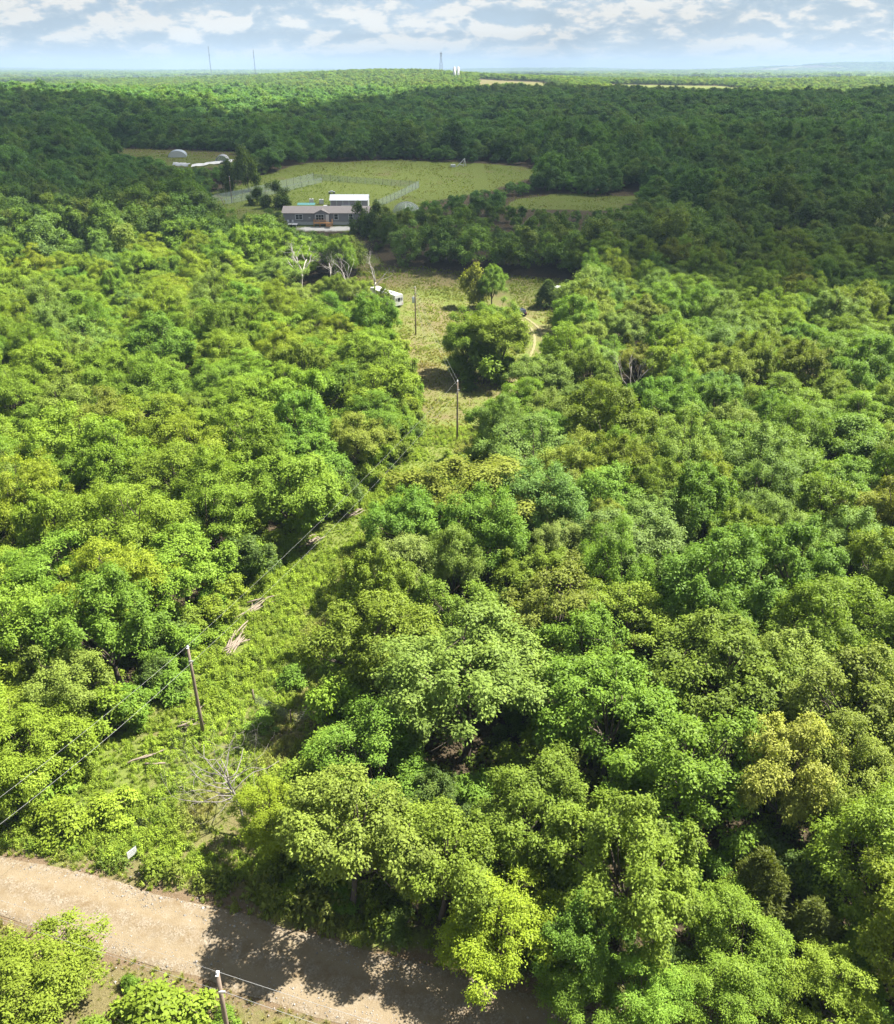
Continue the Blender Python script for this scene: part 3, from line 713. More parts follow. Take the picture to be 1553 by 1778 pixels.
SHR = [(-20.8, 31.4, 1.5, 1.6, 'olive', 'olive bush between the corner tree and the rounded lime bush'), (-30.2, 36.4, 1.3, 1.2, 'green', 'green bush on the near road shoulder at the left frame edge'), (-17.2, 32.4, 2.7, 2.1, 'lime', 'rounded lime-green bush on the verge beside the wooden roadside pole'), (-13.6, 32.8, .9, 1.0, 'bright', 'small bright green bush left of the roadside pole foot'),
       (-20.2, 35.2, .55, .9, 'green', 'small green plant on the bare bank above the corner tree'), (-29.5, 48.2, 2.0, 2.2, 'lime', 'fluffy lime bush at the road bank below the wires'),
       (-26.2, 49.4, 1.8, 1.8, 'lime', 'soft yellow-green bush above the white yard sign'), (-32.5, 51.5, 2.4, 3.0, 'bright', 'bright green bush at the road bank by the left frame edge'),
       (-16.4, 59.5, 1.3, 1.3, 'bright', 'round green bush left of the metal gate'), (-14.6, 66.0, 1.5, 1.6, 'green', 'dark green bush in the cleared strip opposite the log pile'),
       (-11.0, 42.4, 1.1, .9, 'bright', 'bright low bush at the road edge under the lime tree'), (-7.5, 41.2, 1.3, 1.2, 'green', 'green bush at the road edge under the brown-tinged oak'),
       (3.8, 150.5, 1.5, 1.4, 'deep', 'dark bush at the foot of the lone olive tree'), (-3.4, 39.6, 1.3, 1.2, 'deep', 'shaded bush on the bank between roadside oak and yellow tree'), (-34.0, 50.0, 1.6, 2.2, 'bright', 'leafy bush on the far left road bank')]
for (x, y, r_, h_, ti, lb) in SHR: plant('shrub', x, y, r_, h_, ti, lb, 'shrub')

# ------------------------------------------------------------------ what nobody could count: far woods, weeds, grass
def scatter(name, pts, rotz, scl, idx, tint, meshes, label=None):
    """one object whose points carry copies of MESHES (geometry nodes)"""
    me = bpy.data.meshes.new(name); n = len(pts)
    me.vertices.add(n); me.vertices.foreach_set('co', np.asarray(pts, np.float32).ravel())
    def attr(k, ty, fld, v):
        a_ = me.attributes.new(k, ty, 'POINT'); a_.data.foreach_set(fld, np.ascontiguousarray(v).ravel())
    rot = np.zeros((n, 3), np.float32); rot[:, 2] = rotz
    attr('rot', 'FLOAT_VECTOR', 'vector', rot); attr('scl', 'FLOAT_VECTOR', 'vector', np.asarray(scl, np.float32))
    attr('pick', 'INT', 'value', np.asarray(idx, np.int32)); attr('tint', 'FLOAT_COLOR', 'color', np.concatenate([tint, np.ones((n, 1))], 1).astype(np.float32))
    ob = link(name, me); tag(ob, label, kind='stuff')
    ng = bpy.data.node_groups.new(name, 'GeometryNodeTree')
    ng.interface.new_socket('Geometry', in_out='INPUT', socket_type='NodeSocketGeometry')
    ng.interface.new_socket('Geometry', in_out='OUTPUT', socket_type='NodeSocketGeometry')
    gi = ng.nodes.new('NodeGroupInput'); go = ng.nodes.new('NodeGroupOutput'); ip = ng.nodes.new('GeometryNodeInstanceOnPoints')
    g2i = ng.nodes.new('GeometryNodeGeometryToInstance')
    for m_ in reversed(list(meshes)):
        src = bpy.data.objects.new(name + '_source', m_)
        oi = ng.nodes.new('GeometryNodeObjectInfo'); oi.inputs['Object'].default_value = src
        oi.inputs['As Instance'].default_value = False
        ng.links.new(oi.outputs['Geometry'], g2i.inputs[0])
    def named(k, ty):
        q = ng.nodes.new('GeometryNodeInputNamedAttribute'); q.data_type = ty; q.inputs['Name'].default_value = k; return q.outputs['Attribute']
    e2r = ng.nodes.new('FunctionNodeEulerToRotation'); ng.links.new(named('rot', 'FLOAT_VECTOR'), e2r.inputs[0])
    ng.links.new(gi.outputs[0], ip.inputs['Points']); ng.links.new(g2i.outputs[0], ip.inputs['Instance'])
    ip.inputs['Pick Instance'].default_value = True
    ng.links.new(named('pick', 'INT'), ip.inputs['Instance Index']); ng.links.new(e2r.outputs[0], ip.inputs['Rotation'])
    ng.links.new(named('scl', 'FLOAT_VECTOR'), ip.inputs['Scale']); ng.links.new(ip.outputs[0], go.inputs[0])
    md = ob.modifiers.new('scatter', 'NODES'); md.node_group = ng
    return ob

UM = [crown_mesh('thicket_crown', 240 + k, 2.2, .2, 4.2, nl=40, ntw=24, nlf=9, ls=.21, lobe=.62, mat_=M_LEAFI, tw=.17, low=-.7, irr=.25)[0] for k in range(4)]
ua = np.array([(x, y, r_, h_) for x, y, r_, h_, _ in UNDER]); uk = rngF.integers(0, 4, len(ua)); ur = np.full(len(ua), 2.2); uh = np.full(len(ua), 4.2)
scatter('understorey_thicket', np.stack([ua[:, 0], ua[:, 1], H(ua[:, 0], ua[:, 1]) - .1], 1), rngF.uniform(0, 6.28, len(ua)), np.stack([ua[:, 2] / ur, ua[:, 2] / ur, ua[:, 3] / uh], 1), uk, np.array([TINT[u_[4]] for u_ in UNDER]) * rngF.normal(1, .08, (len(ua), 1)), UM, 'green understorey thicket between the taller crowns')
LOD1 = [crown_mesh('wood_crown', 200 + i, 4.6, 1.2, 11.0, nl=60, ntw=20, nlf=7, ls=.36, lobe=1.0, mat_=M_LEAFI, tw=.26, low=-.6, irr=.22)[0] for i in range(5)]
LOD1 += [crown_mesh('wood_crown', 210 + i, 2.7, .6, 11.0, nl=50, ntw=18, nlf=7, ls=.32, lobe=.75, mat_=M_LEAFI, tw=.24, low=-.8, irr=.25, flat=1.1)[0] for i in range(2)]
LOD2 = [crown_mesh('far_crown', 220 + i, 5.0, 1.0, 11.0, nl=36, ntw=11, nlf=4, ls=.78, lobe=1.25, mat_=M_LEAFI, tw=.42, low=-.4, irr=.2)[0] for i in range(4)]
LOD3 = [crown_mesh('grove_crown', 230 + i, 12.0, .5, 12.0, nl=40, ntw=6, nlf=2, ls=3.2, lobe=2.8, mat_=M_LEAFI, tw=1.0, low=-.3, irr=.3)[0] for i in range(3)]

def in_open(x, y, grow=0.0):
    r_ = np.zeros(np.shape(x), bool)
    for p in OPEN: r_ |= dragged(x, y, p, .3 if p is CLEAR else 1) < grow
    return r_ | far_open(x, y)
rngS = np.random.default_rng(9)
def jitter_grid(x0, x1, y0, y1, s):
    X, Y = np.meshgrid(np.arange(x0, x1, s), np.arange(y0, y1, s * .87)); X = X + (np.arange(X.shape[0]) % 2)[:, None] * s * .5
    X = X.ravel() + rngS.uniform(-.38, .38, X.size) * s; Y = Y.ravel() + rngS.uniform(-.38, .38, Y.size) * s
    return X, Y
def infr(x, y, m=25.0):
    px, _ = project(x, y, 20.0); mg = m * F_ / (y * .89 + 20); return (px > -mg) & (px < 1553 + mg)
def tints(n, x, y, dark=1.0):
    base = np.array([[.135, .200, .034], [.158, .228, .036], [.178, .212, .040], [.140, .205, .052], [.102, .165, .036]])
    k = rngS.integers(0, 5, n); v = (1 + .14 * rngS.normal(size=n) + .10 * vnoise(x, y, 60, 71))[:, None]
    return np.clip(base[k] * np.stack([.80 + .18 * (1 - sst(270, 300, y)) + .2 * sst(1000, 1400, y), np.full(n, 1.10), 1.0 + .35 * sst(270, 320, y) * (1 - sst(1100, 1400, y))], 1) * v * dark, .01, .5)  # less red, more blue: cloud shade and haze painted into distant leaf colour
pp = []
X, Y = jitter_grid(-420, 440, 205, 540, 6.8)
g0 = np.minimum(dpoly(X, Y, CLEAR), dpoly(X, Y, LANE)) > 2.5
ok = infr(X, Y) & ~in_open(X, Y, 1.5) & g0 & ((Y > 237) | (np.hypot(X, 0) > 9999))
ok &= ~((Y < 243) & (np.abs(X) < 170) & (Y < 238))
X, Y = X[ok], Y[ok]; n = len(X)
s = rngS.uniform(.75, 1.4, n) * (1 + .28 * vnoise(X, Y, 33, 83)); bushy = vnoise(X, Y, 45, 81)
s *= np.where((Y < 430) & (bushy > .3), .72, 1.0)
hgt = s * rngS.uniform(.85, 1.15, n)
edge_open = np.minimum.reduce([dpoly(X, Y, p) for p in (YARD, FIELD2, HOOPS)])
hgt *= np.where(edge_open < 8, .6, 1.0); s = s * np.where(edge_open < 8, .8, 1.0)
band = inpoly(X, Y, [(-22, 300), (-22, 250), (40, 245), (70, 300), (45, 302), (15, 306), (16, 345), (0, 325)])   # younger, more pointed trees
pick = np.where(band | (rngS.random(n) < .16), rngS.integers(5, 7, n), rngS.integers(0, 5, n))
hgt = np.where(band, hgt * .82, hgt)
cap = np.full(n, 99.0)                                              # the fields lie open to view: what grows before them is low scrub
for poly, near in ((HOOPS, [(-165, 470), (-150, 455), (-135, 440), (-125, 425), (-118, 405), (-112, 400), (-105, 402), (-99, 408), (-96, 425), (-100, 455)]), (FIELD2, [(24, 318), (32, 312), (40, 309), (48, 309), (55, 314), (62, 320)]), (FIELD3, [(138, 282), (145, 284), (150, 286)]),
                   (YARD, [(-66, 305), (-45, 281), (-42, 278), (-38, 276), (-34, 274), (-80, 316), (-6, 330), (5, 340), (16, 350), (28, 366), (36, 384)])):
    for kx, ky in near:
        f = Y / ky; hit = (f > .72) & (f < .995) & (np.abs(kx * f - X) < 5.5)
        kz = float(H(kx, ky)); cap = np.where(hit, np.minimum(cap, 52 + (kz - 52) * f - H(X, Y) - .2), cap)
top = hgt * 11.0; low_ = cap < top
hgt = np.where(low_, np.maximum(cap, .6) / 11.0, hgt); s = np.where(low_, np.minimum(s, np.maximum(hgt * 1.25, .22)), s)
gone = low_ & (cap < 1.2); X, Y, s, hgt, pick = (q[~gone] for q in (X, Y, s, hgt, pick)); n = len(X)
scatter('distant_woods', np.stack([X, Y, H(X, Y) - .2], 1), rngS.uniform(0, 6.28, n), np.stack([s, s, hgt], 1), pick, tints(n, X, Y, .92), LOD1, 'dark green mixed woods around the fields and grey house')
X, Y = jitter_grid(-1100, 1100, 538, 1420, 9.0)
ok = infr(X, Y) & ~in_open(X, Y, 2); X, Y = X[ok], Y[ok]; n = len(X)
s = rngS.uniform(.80, 1.5, n) * (1 + .25 * vnoise(X, Y, 48, 85))
scatter('hillside_forest', np.stack([X, Y, H(X, Y) - .3], 1), rngS.uniform(0, 6.28, n), np.stack([s, s, s * rngS.uniform(.65, 1.0, n)], 1), rngS.integers(0, 4, n), tints(n, X, Y, .95), LOD2, 'unbroken green forest over the hills behind the fields')
X, Y = jitter_grid(-3200, 3200, 1418, 4200, 12.5)
ok = infr(X, Y, 60) & ~in_open(X, Y, 3); X, Y = X[ok], Y[ok]; n = len(X)
s = rngS.uniform(1.0, 1.7, n)
scatter('ridge_forest', np.stack([X, Y, H(X, Y) - .3], 1), rngS.uniform(0, 6.28, n), np.stack([s, s, rngS.uniform(.65, 1.1, n)], 1), rngS.integers(0, 4, n), tints(n, X, Y, 1.0), LOD2, 'sunlit forest over the far ridge below the towers')
X, Y = jitter_grid(-9000, 9000, 4150, 15500, 62)
ok = infr(X, Y, 200) & ~in_open(X, Y, 5); X, Y = X[ok], Y[ok]; n = len(X)
s = rngS.uniform(1.6, 3.4, n)
scatter('horizon_forest', np.stack([X, Y, H(X, Y) - .5], 1), rngS.uniform(0, 6.28, n), np.stack([s, s, rngS.uniform(.9, 1.5, n)], 1), rngS.integers(0, 3, n), tints(n, X, Y, 1.0), LOD3, 'blue-green forest fading along the horizon')

def weed_mesh(seed, r_, h_, n, ls):
    rng = np.random.default_rng(seed)
    d = rng.normal(0, 1, (n, 3)); d[:, 2] = np.abs(d[:, 2]); d /= np.linalg.norm(d, axis=1, keepdims=True)
    pos = d * np.array([r_, r_, h_]) * rng.uniform(.35, 1, (n, 1)) ** .5 * (1 + .3 * np.sin(3 * np.arctan2(d[:, 1], d[:, 0]) + seed))[:, None]
    V, F = leaf_quads(pos, d * .4 + [0, 0, .7] + rng.normal(0, .5, (n, 3)), d + rng.normal(0, .6, (n, 3)), ls * rng.uniform(.6, 1.3, n), ls * .5 * rng.uniform(.7, 1.2, n))
    return new_mesh('weed', V, F, M_LEAFI, False, np.repeat(rng.uniform(.15, .95, n), 4))
def tuft_mesh(seed, n, h_, spread):
    rng = np.random.default_rng(seed); V = []; F = []; lv = []
    for i in range(n):
        a_ = rng.uniform(0, 6.28); r0 = rng.uniform(0, spread); L = h_ * rng.uniform(.5, 1.15); lean = rng.uniform(.15, .75)
        b0 = np.array([r0 * math.cos(a_ * 2.3), r0 * math.sin(a_ * 2.3), 0]); dr = np.array([math.cos(a_), math.sin(a_), 0]); sd_ = np.array([-dr[1], dr[0], 0]) * .018
        m1 = b0 + dr * L * lean * .35 + [0, 0, L * .6]; m2 = b0 + dr * L * lean + [0, 0, L * (1 - .45 * lean)]
        k = len(V); V += [b0 - sd_, b0 + sd_, m1 + sd_ * .8, m1 - sd_ * .8, m2 + sd_ * .15, m2 - sd_ * .15]; F += [[k, k + 1, k + 2, k + 3], [k + 3, k + 2, k + 4, k + 5]]
        lv += [rng.uniform(.1, .95)] * 6
    return new_mesh('tuft', np.array(V), np.array(F), M_LEAFI, False, lv)
WEEDS = [weed_mesh(300, .42, .42, 150, .17), weed_mesh(301, .6, .7, 220, .20), weed_mesh(302, .34, .95, 160, .16), tuft_mesh(303, 46, .75, .22), tuft_mesh(304, 60, .5, .35)]
def in_view_ground(x, y): return near_view(x, y, 6)
rngW = np.random.default_rng(21)
def weeds(name, region, n, drybias, scale, leafy, label, lush=1.0):
    x0, x1, y0, y1 = region[0]; X = rngW.uniform(x0, x1, n); Y = rngW.uniform(y0, y1, n)
    ok = region[1](X, Y) & in_view_ground(X, Y) & (np.hypot(X + 23.0, Y - 44.5) > .8) & ((np.abs(X - np.interp(Y, TRK[::-1, 1], TRK[::-1, 0])) > 2.6) | (Y < 150)) & (np.hypot(X + 21.2, Y - 71.2) > 1.3) & (np.hypot(X + 20.9, Y - 78.6) > 1.2); X, Y = X[ok], Y[ok]; k = len(X)
    dr = np.clip(drybias(X, Y) + .25 * vnoise(X, Y, 6, 91) + .12 * vnoise(X, Y, 2, 92) + .10 * rngW.normal(size=k), 0, 1)[:, None]
    g = np.array([.215, .295, .030]) * (1 + .22 * rngW.normal(size=(k, 1))) * (1 + .12 * vnoise(X, Y, 4, 95))[:, None]
    g2 = np.array([.160, .240, .028]); mixg = (rngW.random((k, 1)) < .18)
    g = np.where(mixg, g2, g) * lush; d_ = np.array([.285, .235, .095]) * (1 + .18 * rngW.normal(size=(k, 1)))
    tn = np.clip(g * (1 - dr) + d_ * dr, .02, .6)
    pat = vnoise(X, Y, 5.5, 121) + .5 * vnoise(X, Y, 2.2, 122)
    leaf = rngW.random(k) < leafy * (1 - dr[:, 0]) * (.35 + .65 * sst(-.7, .3, pat))
    pk = np.where(leaf, rngW.integers(0, 3, k), rngW.integers(3, 5, k))
    s = scale * rngW.uniform(.5, 1.3, k) * (1 + .55 * np.clip(pat, -.8, 1.2)); s = np.where(leaf, s, s * 1.1)
    scatter(name, np.stack([X, Y, H(X, Y) - .03], 1), rngW.uniform(0, 6.28, k), np.stack([s, s, s * rngW.uniform(.7, 1.25, k)], 1), pk, tn, WEEDS, label)
def trail_dry(x, y):
    v = np.zeros_like(x)
    for (tx, ty) in [(-19, 50), (-14.5, 58), (-12.5, 64), (-12.8, 74), (-10.5, 86), (-6.5, 97), (-1, 110), (3, 122)]:
        v = np.maximum(v, np.exp(-((x - tx) ** 2 + ((y - ty) * .55) ** 2) / 5.0))
    return -.20 + .80 * v
roadp = lambda x, y: dpoly(x, y, ROADP)
weeds('strip_weeds', ((-38, 14, 43, 132), lambda x, y: (dpoly(x, y, CLEAR) < 1.2) & (roadp(x, y) > .5)), 42000, trail_dry, .58, .80, 'lush weeds and vines covering the cleared strip')
weeds('clearing_grass', ((-40, 36, 126, 245), lambda x, y: (dpoly(x, y, CLEAR) < 1.5)), 30000, lambda x, y: np.where(y > 203, .36, .56 + .30 * vnoise(x, y, 15, 99)), .52, .35, 'dry tan and green grass across the upper clearing')
weeds('verge_grass', ((-45, 14, 24, 54), lambda x, y: (roadp(x, y) > .15) & (roadp(x, y) < 9) & ((dpoly(x, y, CLEAR) > 0) | (roadp(x, y) < 2.5))), 9000, lambda x, y: np.where(y < np.interp(x, ROAD_B[:, 0], ROAD_B[:, 1]), .78, .20), .42, .30, 'pale dry grass and weeds on the road verges')
weeds('wood_undergrowth', ((-120, 120, 30, 150), lambda x, y: (np.minimum(dpoly(x, y, CLEAR), roadp(x, y)) > 1.2) & (y > np.interp(x, ROAD_A[:, 0], ROAD_A[:, 1])) & (rngW.random(x.shape) < np.where(np.minimum(dpoly(x, y, CLEAR), roadp(x, y)) < 5, 1.0, .30))), 46000, lambda x, y: -.1 + 0 * x, 1.35, .95, 'low green undergrowth on the wood floor', .62)

def in_fields(x, y):
    r_ = np.zeros(x.shape, bool)
    for p in (YARD, FIELD2, HOOPS, LANE): r_ |= dpoly(x, y, p) < 2
    return r_ & ~((x > -53) & (x < -23) & (y > 271) & (y < 318))
weeds('field_grass', ((-210, 75, 236, 525), in_fields), 60000, lambda x, y: np.where(inpoly(x, y, LAWN), .10, .30) + .35 * vnoise(x, y, 24, 131) + .15 * vnoise(x, y, 60, 132),   .5, .06, 'patchy green and straw-coloured grass of the shaded fields')
# loose stones on the road and its shoulders
STONE = []
for k in range(3):
    rng = np.random.default_rng(400 + k)
    Vs = np.array([(1, 0, 0), (-1, 0, 0), (0, 1, 0), (0, -1, 0), (0, 0, .7), (0, 0, -.6)], float) * rng.uniform(.7, 1.3, (6, 3))
    STONE.append(new_mesh('stone', Vs * .5, np.array([(0, 2, 4), (2, 1, 4), (1, 3, 4), (3, 0, 4), (2, 0, 5), (1, 2, 5), (3, 1, 5), (0, 3, 5)]), None))
m, t, o = mat('stone_chips'); a_ = t.add('ShaderNodeAttribute', attribute_type='INSTANCER', attribute_name='tint'); principled(t, o, a_.outputs['Color'], .9, .15)
for s_ in STONE: s_.materials.append(m)
X = rngW.uniform(-40, 12, 26000); Y = rngW.uniform(28, 50, 26000); dd = roadp(X, Y)
keep = ((dd < -.1) & (vnoise(X, Y, 3.2, 111) > -.15)) | ((dd < 2.2) & (rngW.random(X.size) < .22)); X, Y = X[keep], Y[keep]; k = len(X)
sz = rngW.lognormal(-2.75, .42, k)
g = (rngW.uniform(.12, .30, k))[:, None] * np.array([1.0, .93, .84])
scatter('road_gravel', np.stack([X, Y, H(X, Y) + .045], 1), rngW.uniform(0, 6.28, k), np.stack([sz, sz, sz * .7], 1), rngW.integers(0, 3, k), g, STONE, 'pale loose gravel on the dirt road')

# ------------------------------------------------------------------ dead trees and snags
def branches(b, rng, p, d, L, r, depth, sp=.55, up=.12, lo=.5, wig=.16):
    """grow a bare limb from P along D, forking"""
    n = 4; pts = [p]; rr = [r]
    for i in range(n):
        d = d + Vector(rng.normal(0, wig, 3)) + Vector((0, 0, up * .3)); d.normalize()
        p = p + d * (L / n); pts.append(p); rr.append(r * (1 - .62 * (i + 1) / n))
    b.tube(pts, rr, 6 if depth > 2 else 4, True)
    if depth <= 0: return
    for k in range(int(rng.integers(2, 4))):
        q = pts[int(rng.integers(2, n + 1))]; nd = (d + Vector(rng.normal(0, sp, 3)) + Vector((0, 0, up))).normalized()
        branches(b, rng, q, nd, L * rng.uniform(lo, .78), rr[-1] * rng.uniform(.75, 1.0), depth - 1, sp, up, lo, wig)
def dead_tree(x, y, h, seed, label, spread=.55, depth=4, lean=(0, 0), r=.16, fork=3, name='dead_tree', m_=None):
    rng = np.random.default_rng(seed); m_ = m_ or M_DEAD
    e = empty(name, (x, y, float(H(x, y)) - .1), 0, label, 'tree')
    th = h * .38; tp = Vector((lean[0] * th, lean[1] * th, th))
    t_ = MB(); t_.tube([(0, 0, 0), tp * .4 + Vector((.05, .04, 0)), tp * .75, tp], [r * 1.2, r, r * .9, r * .8], 8); t_.obj('trunk', m_, e, smooth=True)
    for k in range(fork):
        b = MB(); a_ = 6.283 * k / fork + rng.uniform(-.5, .5)
        d = Vector((math.cos(a_) * spread + lean[0], math.sin(a_) * spread + lean[1], 1)).normalized()
        branches(b, rng, tp * rng.uniform(.8, 1.0), d, h * .36, r * .62, depth, spread * .8)
        b.obj('branch', m_, e, smooth=True)
    return e
M_BONE = plain('bleached_dead_wood', (0.42, 0.385, 0.35), .85, .15, .25, 3)
dead_tree(-37.5, 222.0, 15.0, 501, 'large bare white dead tree at the shadow edge before the house', .8, 4, (.15, 0), .32, 5, m_=M_BONE)
dead_tree(-31.0, 221.0, 12.0, 502, 'smaller bare dead tree right of the large white dead one', .7, 4, (.35, 0), .26, 3, m_=M_BONE)
dead_tree(-25.0, 216.5, 12.5, 503, 'greyish half-dead tree with fine twigs behind the trailer', .55, 5, (0, 0), .20, 4, m_=M_BONE)
dead_tree(-18.3, 217.0, 12.5, 504, 'bare crooked dead snag standing behind the white trailer roof', .7, 3, (.1, 0), .28, 3, m_=M_BONE)
dead_tree(30.5, 137.0, 12.5, 505, 'bare grey dead tree standing among green crowns in the right wood', .5, 5, (0, 0), .22, 4)
dead_tree(112.0, 244.0, 9.0, 506, 'grey leafless tree in the shaded woods by the right edge', .6, 5, (0, 0), .17, 4)
dead_tree(-119.5, 280.0, 12.5, 507, 'pale leaning dead trunk in the shaded woods at the left', .35, 3, (.25, 0), .22, 2)
dead_tree(-88.0, 284.0, 11.5, 508, 'bare grey dead tree in the shaded woods left of the utility pole', .5, 4, (0, 0), .2, 3)
dead_tree(9.6, 57.0, 9.0, 509, 'thin bare forked sapling beside the large grey-green tree', .32, 4, (0, 0), .09, 4)
dead_tree(34.8, 54.6, 8.6, 510, 'bare white branches by the right frame edge', .9, 4, (-.3, 0), .14, 3)
dead_tree(-77.5, 316.0, 6.0, 511, 'small bare dead tree at the foot of the farm utility pole', .8, 3, (-.3, 0), .14, 3)
dead_tree(28.6, 43.5, 6.5, 512, 'thin dead branches beneath the pale feathery tree', .6, 3, (0, -.2), .08, 3)
# the grey snag lying over in the weeds by the road, each of its main limbs a part
M_SNAG = plain('grey_twigs', (0.20, 0.18, 0.165), .9, .1, .3, 4)
sn = empty('fallen_snag', (-15.9, 48.4, .3), 0, 'grey leafless twiggy snag sprawling over the weeds near the road', 'tree')
rng = np.random.default_rng(523); sn.scale = (1.25, 1.25, 1.25)
b = MB(); b.tube([(.5, -.8, -.1), (.2, -.2, 1.2), (-.3, .4, 2.2), (-.9, 1.0, 3.0)], [.085, .07, .06, .04], 8); b.obj('trunk', M_SNAG, sn, smooth=True)
for (dx, dy, dz, L, px_) in [(-1, .2, .25, 3.4, .4), (-.9, -.4, .30, 3.0, .5), (-.5, .9, .35, 3.6, .7), (.5, 1.0, .40, 3.2, .8), (-.9, .7, .45, 3.4, .9), (-1, -.1, .10, 3.6, .35), (.1, 1.0, .7, 2.8, 1.0), (-.6, .3, .9, 2.6, 1.0), (.9, .6, .45, 2.6, .7), (-.7, -.8, .2, 2.4, .4), (-.2, 1.0, .15, 3.8, .6), (-1, .5, .5, 3.2, .6), (-.8, -.2, .6, 2.8, .8), (.3, .8, .3, 3.4, .5), (-.9, .9, .1, 3.2, .45), (.7, .2, .8, 2.4, .9), (-.4, -.6, .5, 2.4, .3)]:
    b = MB(); p = Vector((.2, -.2, 1.2)).lerp(Vector((-.9, 1.0, 3.0)), px_)
    branches(b, rng, p, Vector((dx, dy, dz)).normalized(), L, .038, 5, .75, .08, .60, .32); b.obj('branch', M_SNAG, sn, smooth=True)
# the pale bare trunk standing before the trailer
bt_ = empty('bare_trunk_tree', (-18.6, 191.5, float(H(-18.6, 191.5))), 0, 'tall pale bare trunk standing in front of the white trailer', 'tree')
b = MB(); b.tube([(0, 0, -.2), (-.1, 0, 2.5), (-.35, 0, 5.2), (-.4, 0, 7.8)], [.2, .17, .14, .09], 8); b.obj('trunk', plain('pale_bark', (.42, .37, .28), .85, .1, .25, 4), bt_, smooth=True)
b = MB(); rng = np.random.default_rng(31)
for k in range(4): branches(b, rng, Vector((-.38, 0, 6 + .5 * k)), Vector((rng.normal(0, .6), rng.normal(0, .6), 1)).normalized(), 1.7, .06, 2)
b.obj('branch', M_DEAD, bt_, smooth=True)

# cut logs and sticks heaped along the strip's wood side
rng = np.random.default_rng(540)
def log(x, y, L, a_, tilt, r_, label, group):
    o_ = MB(); z = float(H(x, y)); pts = []
    for i in range(5):
        f = i / 4 - .5; pts.append((L * f, .05 * math.sin(i * 1.9 + x), tilt * L * f + .02 * math.sin(i * 2.7)))
    o_.tube(pts, [r_ * 1.05, r_, r_ * .95, r_ * .85, r_ * .65], 7)
    ob = o_.obj('cut_log', M_LOG, None, (x, y, z + r_ + .22 + abs(tilt) * L * .5), a_, smooth=True); tag(ob, label, 'log', group)
SZ = ['broken', 'tapering', 'charred', 'forked',  'thick', 'slim', 'crooked', 'short', 'long', 'pale', 'grey', 'weathered', 'split', 'knotty', 'straight', 'bent']
k = 0
for nm, cx_, cy_, num, a0, L0 in [('in the large heap at the strip edge', -21.2, 71.2, 16, 1.12, 3.6), ('in the heap farther up the strip edge', -20.9, 78.6, 9, 1.05, 3.2), ('strewn in weeds around the first pole', -22.6, 60.2, 6, .75, 2.2), ('lying by the bank under the wires', -25.6, 55.6, 4, .6, 1.9), ('lying at the wood edge beyond the heaps', -16.4, 93.5, 7, .85, 2.6), ('at the wood edge near the strip bend', -12.2, 101.5, 5, .8, 2.4)]:
    for i in range(num):
        log(cx_ + rng.normal(0, .55), cy_ + rng.normal(0, .9), L0 * rng.uniform(.6, 1.35), a0 + rng.normal(0, .30), rng.normal(0, .06), rng.uniform(.045, .105), f"{SZ[i % 16]} bleached cut log {nm}", 'cut logs ' + nm)

# ------------------------------------------------------------------ utility poles and wires
def utility_pole(x, y, h, label, transformer=False, top=None, arm=True, lean=0.0):
    e = empty('utility_pole', (x, y, float(H(x, y))), 0, label, 'utility pole')
    b = MB(); b.tube([(0, 0, -.5), (lean * .3, 0, h * .3), (lean * .7, 0, h * .7), (lean, 0, h)], [.165, .15, .13, .11], 10); b.obj('shaft', M_POLE, e, smooth=True)
    b = MB(); b.tube([(lean, 0, h), (lean, 0, h + .10), (lean, 0, h + .16), (lean, 0, h + .22)], [.05, .09, .09, .05], 8); b.obj('insulator', M_WHITE, e, smooth=True)
    b = MB(); b.box(-.05 + lean, .30 + lean, -.19, -.10, h - 1.35, h - 1.22); b.obj('neutral_bracket', M_METAL, e)
    b = MB(); b.box(-.075 + lean, .075 + lean, -.16, .16, h - .02, h + .04); b.obj('pole_cap', M_WHITE, e)
    if transformer:
        b = MB(); b.tube([(-.42, 0, h - 3.4), (-.42, 0, h - 3.3), (-.42, 0, h - 2.2), (-.42, 0, h - 2.1)], [.22, .29, .29, .2], 14); tr = b.obj('transformer', plain('transformer_grey', (.55, .57, .58), .4, .5, .06, 3), e, smooth=True)
        b = MB(); b.tube([(-.42, 0, h - 2.1), (-.42, 0, h - 1.75)], [.05, .035], 7); b.obj('bushing', M_WHITE, tr, smooth=True)
        b = MB(); b.box(-1.05, -.08, -.05, .05, h - .18, h - .08); b.obj('cross_arm', M_POLE, e)
        b = MB(); b.tube([(.05, 0, h - 1.6), (2.3, -3.2, -.1)], .018, 5); b.obj('guy_wire', M_WIRE, e)
        b = MB(); b.tube([(.05, 0, h - 2.4), (1.9, -2.6, -.1)], .018, 5); b.obj('guy_wire', M_WIRE, e)
    return (x + lean, y, float(H(x, y)) + h)
P1 = utility_pole(-21.4, 58.7, 9.3, 'wooden utility pole beside the log heaps in the cleared strip', lean=-.12)
P2 = utility_pole(1.6, 126.1, 9.8, 'wooden utility pole halfway up the cleared strip')
P3 = utility_pole(-6.9, 188.0, 10.4, 'tall utility pole with grey transformer near the white trailer', True)
P4 = utility_pole(-12.2, 29.5, 9.5, 'wooden pole on the near verge, cut by the bottom frame edge', lean=.08)
P5 = utility_pole(-75.7, 320.3, 8.6, 'pale utility pole by the netted garden fence', arm=False)
P0 = utility_pole(-33.6, 34.0, 9.5, 'wooden pole across the road where the strip wires end')
P6 = utility_pole(26.0, 18.2, 9.5, 'wooden pole on the near verge farther down the road')
